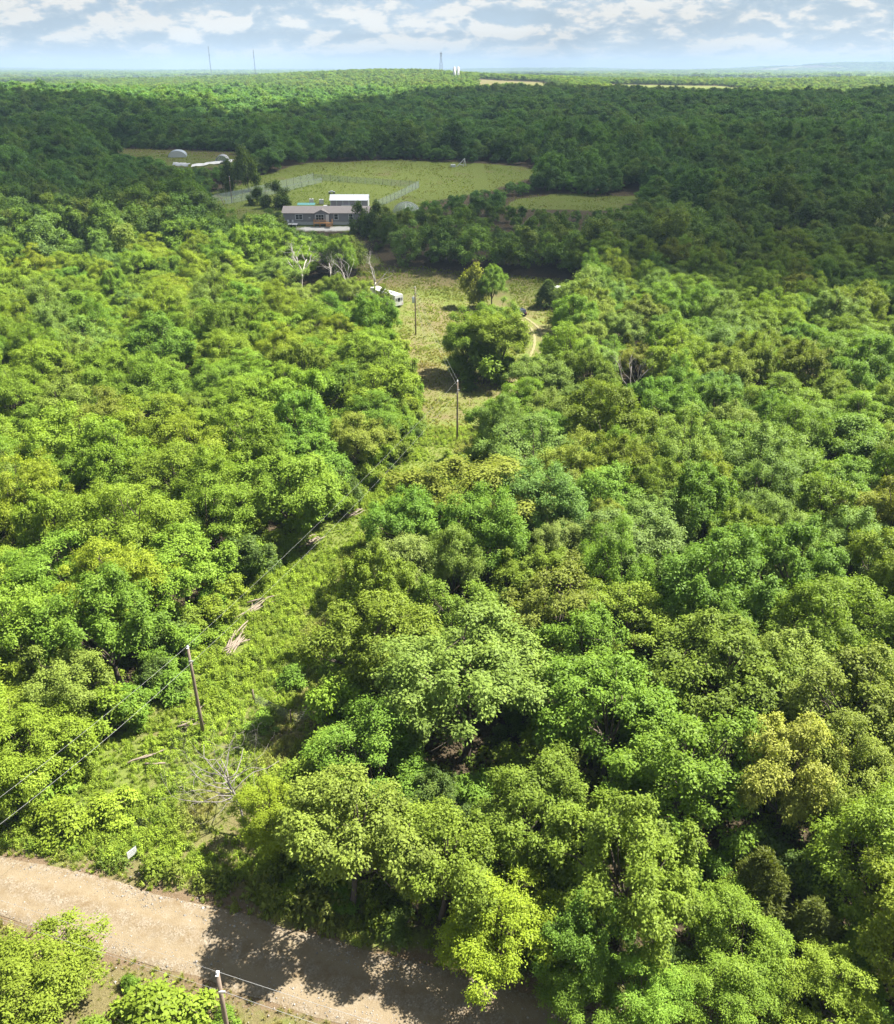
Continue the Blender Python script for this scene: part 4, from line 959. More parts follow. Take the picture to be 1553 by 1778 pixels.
def wire(a_, b_, sag, label, r_=.016, da=(0, 0, .2), db=(0, 0, .2)):
    A_ = Vector(a_) + Vector(da); B_ = Vector(b_) + Vector(db); n = 26
    pts = [A_.lerp(B_, i / n) - Vector((0, 0, sag * 4 * (i / n) * (1 - i / n))) for i in range(n + 1)]
    o_ = MB(); o_.tube(pts, r_, 5); tag(o_.obj('overhead_wire', M_WIRE), label, 'wire', 'overhead wires')
lo_ = (.28, -.15, -1.28)
wire(P0, P1, .5, 'upper overhead wire dropping from the first strip pole to the lower left', .0085)
wire(P0, P1, .7, 'lower overhead wire dropping from the first strip pole to the lower left', .0095, lo_, lo_)
wire(P1, P2, .8, 'upper wire between the log-heap pole and the middle pole', .0065)
wire(P1, P2, 1.1, 'lower wire between the log-heap pole and the middle pole', .0065, lo_, lo_)
wire(P2, P3, .8, 'upper wire from the middle pole to the transformer pole', .010)
wire(P2, P3, 1.0, 'lower wire from the middle pole to the transformer pole', .010, lo_, lo_)
PW = (-62.0, 46.5, 9.5)
wire(PW, P4, .4, 'upper roadside wire reaching the near verge pole from the left', .006)
wire(PW, P4, .7, 'lower roadside wire reaching the near verge pole from the left', .006, lo_, lo_)
wire(P4, P6, .5, 'upper roadside wire running right from the near verge pole', .010)
wire(P4, P6, .8, 'lower roadside wire running right from the near verge pole', .010, lo_, lo_)
utility_pole(-62.0, 46.5, 9.5, 'wooden pole on the near verge beyond the left frame edge')

# ------------------------------------------------------------------ yard sign, gate
e = empty('yard_sign', (-23.2, 45.2, float(H(-23.2, 45.2)) + .02), R(54), 'white property sign with grey lines of print on the road bank', 'sign')
M_SIGN, t, o = mat('sign_plastic'); df = principled(t, None, (.8, .8, .8), .5, .3); tr_ = t.add('ShaderNodeBsdfTranslucent'); tr_.inputs[0].default_value = (.85, .85, .85, 1)
mx = t.add('ShaderNodeMixShader'); mx.inputs[0].default_value = .5; t.l.new(df.outputs[0], mx.inputs[1]); t.l.new(tr_.outputs[0], mx.inputs[2]); t.l.new(mx.outputs[0], o.inputs[0])
b = MB(); b.box(-.38, .38, -.012, .012, .36, .98); b.obj('panel', M_SIGN, e)
for zz, w_ in ((.88, .26), (.74, .31), (.64, .31), (.50, .20)):
    b = MB(); b.box(-w_, w_, -.018, -.013, zz - .022, zz + .022); b.obj('print_line', M_GREY, e)
for xx in (-.40, .40): b = MB(); b.tube([(xx, 0, -.2), (xx, 0, 1.05)], .016, 6); b.obj('frame_leg', M_METAL, e)
b = MB(); b.tube([(-.4, 0, 1.02), (.4, 0, 1.02)], .012, 6); b.obj('top_rail', M_METAL, e)

M_GATE = plain('dull_gate_steel', (.17, .18, .16), .7, .2, .2, 4)
def gate_at(x0, y0, x1, y1, label):
    L = math.hypot(x1 - x0, y1 - y0); e = empty('farm_gate', (x0, y0, float(H(x0, y0))), math.atan2(y1 - y0, x1 - x0), label, 'gate')
    for i in range(6):
        z = .25 + .2 * i; b = MB(); b.tube([(0, 0, z), (L, 0, z)], .016, 6); b.obj('rail', M_GATE, e)
    for xx in (0, L / 2, L): b = MB(); b.tube([(xx, 0, .18), (xx, 0, 1.3)], .018, 6); b.obj('stile', M_GATE, e)
gate_at(-17.6, 62.6, -14.2, 60.4, 'grey tube farm gate standing open across the cleared strip')
gate_at(-13.6, 59.9, -11.0, 61.6, 'second grey tube gate half hidden under the olive oak')
for x, y, lb in ((-13.9, 60.1, 'wooden gate post between the two tube gates'), (-17.8, 62.9, 'wooden gate post at the left end of the tube gate')):
    b = MB(); b.tube([(0, 0, -.3), (0, 0, .8), (.02, 0, 1.55)], [.085, .08, .07], 8); tag(b.obj('gate_post', M_POLE, None, (x, y, float(H(x, y))), smooth=True), lb, 'post')

# ------------------------------------------------------------------ white travel trailer
M_GLASS = plain('tinted_window', (.02, .025, .03), .12, .6, .05, 2)
M_TRAIL = plain('trailer_white', (.62, .62, .62), .35, .45, .04, 1)
e = empty('travel_trailer', (-11.7, 211.2, float(H(-12, 211)) - .05), R(130), 'white travel trailer with dark rear windows parked behind trees in the clearing', 'trailer')
W2 = 1.25
b = MB(); prof = [(-W2, .62), (W2, .62), (W2, 3.05), (W2 - .12, 3.22), (-W2 + .12, 3.22), (-W2, 3.05)]
b.prism(prof, 0, 8.2); b.obj('body', M_TRAIL, e)
b = MB(); b.prism([(-W2, 1.55), (W2, 1.55), (W2, 3.25), (W2 - .12, 3.45), (-W2 + .12, 3.45), (-W2, 3.25)], 8.2, 10.4); b.obj('front_overhang', M_TRAIL, e)
b = MB(); b.box(1.0, 7.4, -.6, .6, 3.222, 3.30); b.obj('roof_panel', M_WHITE, e)
for xx in (2.2, 5.6):
    b = MB(); b.box(xx, xx + .8, -.4, .4, 3.302, 3.56); b.obj('roof_vent', M_WHITE, e)
for (y0, y1, z0, z1) in [(-1.0, -.72, 1.75, 2.45), (-.45, .45, 1.80, 2.50), (.72, 1.0, 1.75, 2.45)]:
    b = MB(); b.box(-.03, -.002, y0, y1, z0, z1); b.obj('window', M_GLASS, e)
b = MB(); b.box(-.025, -.001, -.35, .35, 1.60, 1.72); b.obj('vent_grille', M_BLACK, e)
for yy in (-1.05, .90):
    b = MB(); b.box(-.03, -.002, yy, yy + .15, .95, 1.15); b.obj('tail_light', plain('tail_red', (.4, .03, .03), .4, .4, .05, 2), e)
b = MB(); b.box(-.08, 0, -1.2, 1.2, .55, .66); b.obj('bumper', M_BLACK, e)
for sy in (-1, 1):
    for (x0, x1) in ((1.2, 2.2), (3.2, 4.0), (5.8, 6.9)):
        b = MB(); b.box(x0, x1, sy * (W2 + .015) - .012, sy * (W2 + .015) + .012, 1.75, 2.45); b.obj('window', M_GLASS, e)
    for xx in (3.3, 4.2):
        b = MB(); b.tube([(xx, sy * .98, .36), (xx, sy * 1.22, .36)], .36, 18); wh = b.obj('wheel', M_BLACK, e, smooth=False)
        b = MB(); b.tube([(xx, sy * 1.221, .36), (xx, sy * 1.235, .36)], .2, 12); b.obj('rim', M_METAL, wh)
b = MB(); b.box(4.9, 5.6, -W2 - .03, -W2 - .003, .8, 2.6); b.obj('door', M_WHITE, e)

# ------------------------------------------------------------------ dark SUV
e = empty('parked_car', (17.2, 205.0, float(H(17.2, 205)) + .02), R(112), 'dark blue-black car seen from behind at the end of the wheel tracks', 'car')
M_CAR = plain('car_paint_dark', (.020, .022, .045), .22, .6, .1, 2)
b = MB(); b.prism([(0, .42), (0, .85), (.08, 1.02), (.35, 1.08), (3.2, 1.05), (4.3, .92), (4.55, .78), (4.6, .42)][::-1], 0, 1); 
def car_prof(prof, w0, name, m_, zfun=None):
    """profile along the car's length x, given width; edges pulled in a little"""
    o_ = MB(); n = len(prof)
    for yy, inset in ((-w0, .05), (-w0 + .10, 0), (w0 - .10, 0), (w0, .05)):
        cx_ = sum(p[0] for p in prof) / n; cz_ = sum(p[1] for p in prof) / n
        o_.v += [(p[0] + (cx_ - p[0]) * inset, yy, p[1] + (cz_ - p[1]) * inset) for p in prof]
    for k in range(3):
        for i in range(n): o_.f.append([k * n + i, k * n + (i + 1) % n, (k + 1) * n + (i + 1) % n, (k + 1) * n + i])
    o_.f.append(list(range(n))[::-1]); o_.f.append([3 * n + i for i in range(n)])
    return o_.obj(name, m_, e, smooth=False)
body = car_prof([(-2.3, .40), (-2.34, .62), (-2.28, .98), (-2.1, 1.06), (1.0, 1.04), (2.1, .92), (2.32, .75), (2.34, .40)], .93, 'body', M_CAR)
cabin = car_prof([(-2.18, 1.04), (-1.85, 1.60), (-1.5, 1.68), (.1, 1.66), (.95, 1.05)], .80, 'cabin', M_CAR)
b = MB(); b.quad((-2.20, -.66, 1.12), (-2.20, .66, 1.12), (-1.93, .60, 1.56), (-1.93, -.60, 1.56)); b.v = [(x - .02, y, z) for x, y, z in b.v]; b.obj('rear_window', M_GLASS, e)
b = MB(); b.quad((.98, .66, 1.10), (.98, -.66, 1.10), (.20, -.60, 1.62), (.20, .60, 1.62)); b.v = [(x + .03, y, z + .01) for x, y, z in b.v]; b.obj('windscreen', M_GLASS, e)
for sy in (-1, 1):
    for x0, x1 in ((-1.7, -.75), (-.65, .35)):
        b = MB(); b.box(x0, x1, sy * .812 - .008, sy * .812 + .008, 1.12, 1.52); b.obj('side_window', M_GLASS, e)
    b = MB(); b.box(-2.36, -2.30, sy * .62 - .2, sy * .62 + .2, .82, 1.0); b.obj('tail_light', bpy.data.materials['tail_red'], e)
    b = MB(); b.box(2.28, 2.36, sy * .65 - .18, sy * .65 + .18, .68, .84); b.obj('headlight', M_WHITE, e)
    b = MB(); b.box(.55, .75, sy * 1.0 - .09, sy * 1.0 + .09, 1.05, 1.2); b.obj('mirror', M_CAR, e)
    for xx in (-1.45, 1.45):
        b = MB(); b.tube([(xx, sy * .70, .34), (xx, sy * .95, .34)], .34, 18); wh = b.obj('wheel', M_BLACK, e)
        b = MB(); b.tube([(xx, sy * .951, .34), (xx, sy * .965, .34)], .21, 12); b.obj('rim', M_METAL, wh)
b = MB(); b.box(-2.39, -2.34, -.26, .26, .62, .75); b.obj('number_plate', M_WHITE, e)
b = MB(); b.box(-2.40, -2.30, -.88, .88, .40, .54); b.obj('bumper', M_BLACK, e)

# ------------------------------------------------------------------ grey manufactured home
M_SIDE, t, o = mat('grey_siding')
oc = t.add('ShaderNodeTexCoord').outputs['Object']; sp_ = t.add('ShaderNodeSeparateXYZ'); t.put(sp_.inputs[0], oc)
n_ = t.noise(oc, 1.5, 4); principled(t, o, t.mix(n_, (.20, .195, .205), (.25, .245, .255)), .7, .2)
M_SHING = plain('brown_grey_shingle', (.33, .29, .27), .9, .1, .18, 2)
M_WOOD = plain('new_deck_wood', (.50, .27, .12), .7, .2, .2, 4)
M_SKIRT = plain('pale_skirting', (.45, .45, .44), .8, .2, .1, 2)
HX0, HX1, HY0, HY1, HZ = -51.0, -24.5, 281.0, 289.0, 9.15
e = empty('manufactured_home', (0, 0, 0), 0, 'long grey manufactured home with brown roof and wooden porch', 'house')
b = MB(); b.box(HX0, HX1, HY0, HY1, HZ + .75, HZ + 3.25); b.obj('wall', M_SIDE, e)
for i in range(12):
    z0 = HZ + .78 + i * .2; b = MB(); b.box(HX0 - .012, HX1 + .012, HY0 - .022, HY0 - .003, z0, z0 + .185); b.obj('siding_board', M_SIDE, e)
b = MB(); b.box(HX0 + .06, HX1 - .06, HY0 + .06, HY1 - .06, HZ - .9, HZ + .75); b.obj('skirting', M_SKIRT, e)
b = MB(); b.prism([(HY0 - .45, HZ + 3.18), (HY0 - .45, HZ + 3.30), ((HY0 + HY1) / 2, HZ + 4.85), (HY1 + .45, HZ + 3.30), (HY1 + .45, HZ + 3.18), ((HY0 + HY1) / 2, HZ + 4.70)][::-1], HX0 - .4, HX1 + .4); roof = b.obj('roof', M_SHING, e)
for r_ in range(9):
    f0 = r_ / 9; yy = HY0 - .45 + f0 * 4.45; zz = HZ + 3.30 + f0 * 1.55
    b = MB(); b.quad((HX0 - .4, yy, zz + .035), (HX1 + .4, yy, zz + .035), (HX1 + .4, yy + .5, zz + .20), (HX0 - .4, yy + .5, zz + .20)); b.quad((HX0 - .4, yy, zz + .035), (HX0 - .4, yy, zz), (HX1 + .4, yy, zz), (HX1 + .4, yy, zz + .035)); b.obj('shingle_course', M_SHING, roof)
b = MB(); dxc = -38.9
for (w_, y_, zt_, m_) in [(2.5, HY0 - .9, 4.3, None)]:
    b.v += [(dxc - w_, y_ - .3, HZ + 3.15), (dxc + w_, y_ - .3, HZ + 3.15), (dxc, y_ - .3, HZ + zt_), (dxc - w_, HY0 + 2.9, HZ + 3.18), (dxc + w_, HY0 + 2.9, HZ + 3.18), (dxc, HY0 + 2.9, HZ + zt_)]
b.f = [[0, 2, 5, 3], [1, 4, 5, 2]]
b.v += [(x, y, z + .14) for x, y, z in b.v[:6]]; b.f += [[6, 9, 11, 8], [7, 8, 11, 10], [0, 6, 8, 2], [2, 8, 7, 1], [0, 3, 9, 6], [1, 7, 10, 4]]
b.obj('gable_roof', M_SHING, e)
b = MB(); b.quad((dxc - 2.35, HY0 - .92, HZ + 3.15), (dxc + 2.35, HY0 - .92, HZ + 3.15), (dxc, HY0 - .92, HZ + 4.22)); b.quad((dxc - 2.35, HY0 - .80, HZ + 3.15), (dxc, HY0 - .80, HZ + 4.22), (dxc + 2.35, HY0 - .80, HZ + 3.15)); b.obj('gable_end', M_SIDE, e)
b = MB(); b.box(dxc - 2.3, dxc + 2.3, HY0 - .9, HY0 + .1, HZ + .75, HZ + 3.13); b.obj('front_bay', M_SIDE, e)
def window(x0, x1, z0, z1, y_, panes=2):
    w_ = MB(); w_.box(x0 - .12, x1 + .12, y_ - .07, y_ - .026, z0 - .12, z1 + .12); f = w_.obj('window', M_WHITE, e)
    for i in range(panes):
        a0 = x0 + (x1 - x0) * i / panes + .05; a1 = x0 + (x1 - x0) * (i + 1) / panes - .05
        for (q0, q1) in ((z0, (z0 + z1) / 2 - .04), ((z0 + z1) / 2 + .04, z1)):
            p = MB(); p.box(a0, a1, y_ - .085, y_ - .071, q0, q1); p.obj('pane', M_GLASS, f)
window(-47.1, -45.0, HZ + 1.5, HZ + 2.8, HY0); window(-40.7, -38.2, HZ + 1.45, HZ + 2.9, HY0 - .9, 3); window(-35.1, -33.9, HZ + 1.45, HZ + 2.95, HY0, 1); window(-30.5, -29.3, HZ + 1.45, HZ + 2.95, HY0, 1); window(-27.2, -26.0, HZ + 1.45, HZ + 2.95, HY0, 1)
b = MB(); b.box(-37.6, -36.6, HY0 - .955, HY0 - .905, HZ + .8, HZ + 2.95); d_ = b.obj('door', M_WHITE, e)
b = MB(); b.box(-37.5, -37.42, HY0 - 1.0, HY0 - .956, HZ + 1.75, HZ + 1.85); b.obj('handle', M_METAL, d_)
b = MB(); b.box(-43.0, -42.5, HY0 - .06, HY0 - .024, HZ + 1.75, HZ + 2.1); b.obj('meter_box', M_WHITE, e)
e = empty('wooden_porch', (-38.4, HY0 - .95, HZ), 0, 'orange wooden porch with railings and steps before the grey home', 'porch')
for i in range(12): b = MB(); b.box(-2.9 + i * .49, -2.9 + i * .49 + .46, -2.0, -.02, .66, .71); b.obj('plank', M_WOOD, e)
for xx in (-2.8, -.9, 1.0, 2.85):
    for yy in (-1.9, -.2):
        b = MB(); b.box(xx - .06, xx + .06, yy - .06, yy + .06, -.6, 1.68 if yy < -1 or abs(xx) > 2 else .66); b.obj('post', M_WOOD, e)
for zz in (1.02, 1.34, 1.62): b = MB(); b.box(-2.85, 1.0, -1.945, -1.865, zz, zz + .08); b.obj('rail', M_WOOD, e)
for zz in (1.05, 1.37, 1.65): b = MB(); b.box(2.81, 2.89, -1.9, -.25, zz, zz + .08); b.obj('rail', M_WOOD, e)
for i in range(4): b = MB(); b.box(1.1, 2.75, -2.35 - i * .3, -2.02 - i * .3, .48 - i * .18, .53 - i * .18); b.obj('step', M_WOOD, e)
e = empty('white_porch_deck', (-49.0, HY0 - 1.6, HZ - .1), 0, 'low white deck at the left end of the grey home', 'porch')
b = MB(); b.box(-3.2, 2.6, -1.5, 1.3, .32, .48); b.obj('platform', M_WHITE, e)
for xx in (-3.0, -.3, 2.4):
    b = MB(); b.box(xx - .06, xx + .06, -1.4, -1.28, -.6, .32); b.obj('leg', M_WHITE, e)
for x, y, lb in ((-49.4, HY0 - .8, 'white chair on the low deck, nearer the corner'), (-48.0, HY0 - .8, 'white chair on the low deck beside the window')):
    e = empty('lawn_chair', (x, y, HZ + .38), 0, lb, 'chair')
    b = MB(); b.box(-.28, .28, -.28, .28, .38, .44); b.obj('seat', M_WHITE, e)
    b = MB(); b.box(-.28, .28, .22, .28, .44, 1.0); b.obj('backrest', M_WHITE, e)
    for sx_ in (-.24, .24):
        for sy_ in (-.24, .24): b = MB(); b.box(sx_ - .03, sx_ + .03, sy_ - .03, sy_ + .03, 0, .38); b.obj('leg', M_WHITE, e)

# ------------------------------------------------------------------ sheds, hoop houses, garden
M_TIN = plain('pale_metal_roof', (.62, .64, .68), .4, .5, .06, 1, .1)
M_SHED = plain('shed_wall', (.32, .28, .33), .7, .2, .15, 2)  # purple-grey colour of the shed walls
e = empty('long_shed', (-33.5, 314.0, 10.2), 0, 'long white metal-roofed shed behind the grey home', 'shed')
b = MB(); b.box(-6.4, 6.4, -3.0, 3.0, -.5, 2.2); b.obj('wall', M_SHED, e)
b = MB(); b.prism([(-3.4, 2.1), (-3.4, 2.2), (0, 3.75), (3.4, 2.2), (3.4, 2.1), (0, 3.62)][::-1], -6.7, 6.7); rf = b.obj('roof', M_TIN, e)
for i in range(14): b = MB(); xx = -6.5 + i; b.quad((xx, -3.4, 2.235), (xx + .08, -3.4, 2.235), (xx + .08, -.02, 3.80), (xx, -.02, 3.80)); b.quad((xx, -3.4, 2.2), (xx + .08, -3.4, 2.2), (xx + .08, -3.4, 2.235), (xx, -3.4, 2.235)); b.obj('roof_rib', M_TIN, rf)
b = MB(); b.v = [(6.42, -3.0, -.5), (6.42, 3.0, -.5), (6.42, 3.0, 2.25), (6.42, 0, 3.6), (6.42, -3.0, 2.25), (6.46, -3.0, -.5), (6.46, 3.0, -.5), (6.46, 3.0, 2.25), (6.46, 0, 3.6), (6.46, -3.0, 2.25)]; b.f = [[4, 3, 2, 1, 0], [5, 6, 7, 8, 9], [0, 5, 9, 4], [1, 2, 7, 6], [3, 4, 9, 8], [2, 3, 8, 7]]; b.obj('gable_wall', M_WHITE, e)
for i in range(7): b = MB(); xx = -6.3 + i * 2.1; b.box(xx - .08, xx + .08, -3.08, -3.005, -.5, 2.12); b.obj('post', M_WHITE, e)
b = MB(); b.box(-2.6, 1.2, -3.9, -3.2, .2, .7); b.obj('bench_shelf', M_WHITE, e)
M_NET, t, o = mat('garden_net')
tr_ = t.add('ShaderNodeBsdfTransparent'); df = t.add('ShaderNodeBsdfDiffuse'); df.inputs[0].default_value = (.36, .43, .45, 1); mx = t.add('ShaderNodeMixShader'); mx.inputs[0].default_value = .32
t.l.new(tr_.outputs[0], mx.inputs[1]); t.l.new(df.outputs[0], mx.inputs[2]); t.l.new(mx.outputs[0], o.inputs[0])
def net_fence(pts, h, n, label):
    p0, p1 = Vector((*pts[0], 0)), Vector((*pts[1], 0)); e = empty('garden_net_fence', (*pts[0], 0), 0, label, 'fence', 'netted garden fences')
    for i in range(n + 1):
        q = p0.lerp(p1, i / n); z = float(H(q.x, q.y)); b = MB(); b.tube([(q.x - p0.x, q.y - p0.y, z - .3), (q.x - p0.x, q.y - p0.y, z + h + .15)], .055, 6); b.obj('post', M_POLE if i % 3 else M_METAL, e)
        if i < n:
            q2 = p0.lerp(p1, (i + 1) / n); z2 = float(H(q2.x, q2.y)); b = MB(); c_ = q - p0; c2 = q2 - p0; sd_ = (p1 - p0).normalized().cross(Vector((0, 0, 1))) * .01
            b.quad(c_ + Vector((0, 0, z + .05)) + sd_, c2 + Vector((0, 0, z2 + .05)) + sd_, c2 + Vector((0, 0, z2 + h)) + sd_, c_ + Vector((0, 0, z + h)) + sd_); b.obj('net_panel', M_NET, e)
net_fence([(-83, 319), (-53, 366)], 2.6, 14, 'long netting fence along the far left side of the garden')
net_fence([(-77, 316), (-49, 361)], 1.9, 13, 'lower netting fence just inside the left garden side')
net_fence([(-53, 366), (-10.7, 350)], 2.3, 12, 'netting fence along the back of the garden')
net_fence([(-10.7, 350), (-24.5, 308)], 2.5, 12, 'bluish netting fence on the right garden side beside the shed')
def hoop(x, y, w_, h_, L, rz, label, m_):
    e = empty('hoop_house', (x, y, float(H(x, y))), rz, label, 'greenhouse')
    N = 14; prof = [(w_ * .5 * math.cos(math.pi * i / N), h_ * math.sin(math.pi * i / N) ** .8) for i in range(N + 1)]
    b = MB(); n = len(prof); b.v = [(px_, 0, pz_) for px_, pz_ in prof] + [(px_, L, pz_) for px_, pz_ in prof] + [(px_ * .97, 0, pz_ * .97) for px_, pz_ in prof] + [(px_ * .97, L, pz_ * .97) for px_, pz_ in prof]
    b.f = [[i, n + i, n + i + 1, i + 1] for i in range(n - 1)] + [[2 * n + i, 2 * n + i + 1, 3 * n + i + 1, 3 * n + i] for i in range(n - 1)] + [[i, i + 1, 2 * n + i + 1, 2 * n + i] for i in range(n - 1)]
    b.obj('plastic_cover', m_, e, smooth=True)
    b = MB(); b.v = [(px_ * .96, .1, pz_ * .96) for px_, pz_ in prof] + [(px_ * .96, .14, pz_ * .96) for px_, pz_ in prof]; b.f = [list(range(n)), [n + i for i in range(n)][::-1]]; b.obj('end_wall', M_NET if m_ is M_WHITE else M_WHITE, e)
    for k in range(5): b = MB(); yy = L * k / 4; b.tube([(px_ * 1.012, yy, pz_ * 1.012) for px_, pz_ in prof], .06, 5); b.obj('hoop_rib', M_METAL, e)
hoop(-126.4, 436, 8.0, 2.7, 10, R(12), 'grey-white arched hoop house in the far left field', plain('worn_greenhouse_film', (.50, .58, .64), .5, .4, .1, 1))
hoop(-99.0, 408, 5.6, 3.2, 8, R(8), 'bright white hoop house with open end beside dark trees', M_WHITE)
def tarp(pts, h, label):
    V = []; F = []
    for i, (x, y) in enumerate(pts):
        for j in range(4): f = j / 3; V.append((x + .5 * math.sin(i * 2.1 + j), y + f * 1.6, float(H(x, y)) + .1 + h * math.sin(math.pi * (f * .5 + .12)) + .25 * math.sin(i * 1.7 + j * 2.3)))
    for i in range(len(pts) - 1):
        for j in range(3): F.append([i * 4 + j, i * 4 + 4 + j, i * 4 + 5 + j, i * 4 + 1 + j])
    n = len(V); V += [(x, y, z - .05) for x, y, z in V]; F += [[q + n for q in f][::-1] for f in F]
    tag(link('plastic_sheet', new_mesh('plastic_sheet', V, F, M_WHITE, True)), label, 'tarp')
tarp([(-118 + i * 1.0, 398 - i * .35) for i in range(9)], 1.6, 'crumpled white plastic sheet at the left end of the fallen hoop house')
tarp([(-109 + i * 1.3, 394 + i * 1.6) for i in range(12)], 1.2, 'long white plastic sheet lying between the hoop houses')
def tote(x, y, s_, label):
    e = empty('water_tote', (x, y, float(H(x, y))), .2, label, 'container')
    b = MB(); b.box(-s_, s_, -s_, s_, .15, 1.3 * s_ + .6); b.obj('tank', M_WHITE, e)
    b = MB(); b.box(-s_ - .05, s_ + .05, -s_ - .05, s_ + .05, 0, .14); b.obj('pallet', M_POLE, e)
    b = MB(); b.tube([(0, 0, 1.3 * s_ + .6), (0, 0, 1.3 * s_ + .72)], .18, 10); b.obj('cap', M_BLACK, e)
tote(-47.4, 318.5, .75, 'white water tote, left of the two in the garden'); tote(-43.8, 317.5, .75, 'white water tote, right of the two in the garden')
e = empty('flatbed_cart', (-42.6, 338, float(H(-42.6, 338))), .3, 'small pale garden cart on the mown garden grass', 'cart')
b = MB(); b.box(-1.2, 1.2, -.6, .6, .6, .75); b.obj('bed', M_METAL, e)
for sx_ in (-.8, .8): b = MB(); b.tube([(sx_, -.68, .3), (sx_, .68, .3)], .3, 12); b.obj('wheel', M_BLACK, e)
b = MB(); b.box(-.5, .5, -.4, .4, .76, 1.1); b.obj('crate', M_WHITE, e)
e = empty('teal_canopy', (-46.4, 300.5, float(H(-46.4, 300.5))), 0, 'teal tarp canopy behind the grey home roof', 'canopy')
b = MB(); b.prism([(-1.6, 2.4), (-1.6, 2.45), (0, 2.95), (1.6, 2.45), (1.6, 2.4), (0, 2.88)][::-1], -2.9, 2.9); b.obj('tarp', plain('teal_tarp', (.13, .33, .32), .6, .3, .1, 1), e)
for sx_ in (-2.7, 2.7):
    for sy_ in (-1.5, 1.5): b = MB(); b.tube([(sx_, sy_, 0), (sx_, sy_, 2.4)], .04, 6); b.obj('leg', M_METAL, e)
# low pickup parked behind the home
e = empty('parked_pickup', (-40.5, 303.0, float(H(-40.5, 303))), R(6), 'white pickup with dark windows parked behind the grey home', 'pickup')
car2 = [(-2.6, .45), (-2.65, .98), (-1.0, 1.0), (1.2, 1.02), (2.3, .95), (2.55, .8), (2.6, .45)]
def prof_obj(prof, w_, name, m_): b = MB(); b.v = []; n = len(prof); b.v = [(p[0], -w_, p[1]) for p in prof] + [(p[0], w_, p[1]) for p in prof]; b.f = [[i, n + i, n + (i + 1) % n, (i + 1) % n] for i in range(n)] + [list(range(n)), [n + i for i in range(n)][::-1]]; return b.obj(name, m_, e)
prof_obj(car2, .95, 'body', M_WHITE); prof_obj([(-.9, 1.0), (-.7, 1.72), (.5, 1.72), (1.15, 1.02)], .84, 'cabin', M_GLASS); prof_obj([(-.7, 1.725), (-.7, 1.78), (.5, 1.78), (.5, 1.725)], .86, 'roof', M_WHITE)
for sx_ in (-1.6, 1.6):
    for sy_ in (-1, 1): b = MB(); b.tube([(sx_, sy_ * .75, .38), (sx_, sy_ * .98, .38)], .38, 14); b.obj('wheel', M_BLACK, e)
# small things in the fields
e = empty('utility_trailer', (27.6, 222.0, float(H(27.6, 222))), .4, 'small white trailer half hidden by dark cedars beyond the car', 'trailer')
b = MB(); b.box(-1.6, 1.6, -.9, .9, .5, 1.9); b.obj('box', M_WHITE, e)
b = MB(); b.prism([(-.95, 1.9), (.95, 1.9), (.6, 2.12), (-.6, 2.12)], -1.65, 1.65); b.obj('roof', M_WHITE, e)
for sy_ in (-1, 1): b = MB(); b.tube([(0, sy_ * .92, .33), (0, sy_ * 1.1, .33)], .33, 14); b.obj('wheel', M_BLACK, e)
e = empty('farm_scrap_frame', (6.2, 398.5, float(H(6.2, 398.5))), .2, 'white tilted metal frame at the far edge of the field', 'frame')
for q in ([(-2, 0, 0), (1.4, 0, 3.3)], [(1.4, 0, 3.3), (.9, .2, 0)], [(-1, 0, 1.0), (.9, 0, .6)], [(1.4, .1, 3.3), (2.2, 1.0, 0)]): b = MB(); b.tube(q, .16, 6); b.obj('bar', M_WHITE, e)
b = MB(); b.box(-4.6, -2.6, -.8, .8, 0, 1.0); tag(b.obj('white_tank', M_WHITE, None, (6.2, 398.0, float(H(6.2, 398)) + .02), .1), 'low white box lying in grass beside the tilted metal frame', 'box')
e = empty('net_dome', (-13.5, 301.0, float(H(-13.5, 301)) - .1), 0, 'netted dome pen beside the shed and dark trees', 'pen')
b = MB(); N = 12
for k in range(6): a_ = math.pi * k / 6; b2 = MB(); b2.tube([(4.6 * math.cos(math.pi * i / N) * math.cos(a_), 4.6 * math.cos(math.pi * i / N) * math.sin(a_), 3.3 * math.sin(math.pi * i / N)) for i in range(N + 1)], .05, 5); b2.obj('hoop_rib', M_METAL, e)
V = [(4.5 * math.cos(u_) * math.cos(v_), 4.5 * math.cos(u_) * math.sin(v_), 3.2 * math.sin(u_)) for u_ in np.linspace(0, 1.45, 6) for v_ in np.linspace(0, 6.283, 24, endpoint=False)]
F = [[i * 24 + j, i * 24 + (j + 1) % 24, (i + 1) * 24 + (j + 1) % 24, (i + 1) * 24 + j] for i in range(5) for j in range(24)]
link('net_cover', new_mesh('net_cover', V, F, M_NET, True), e)

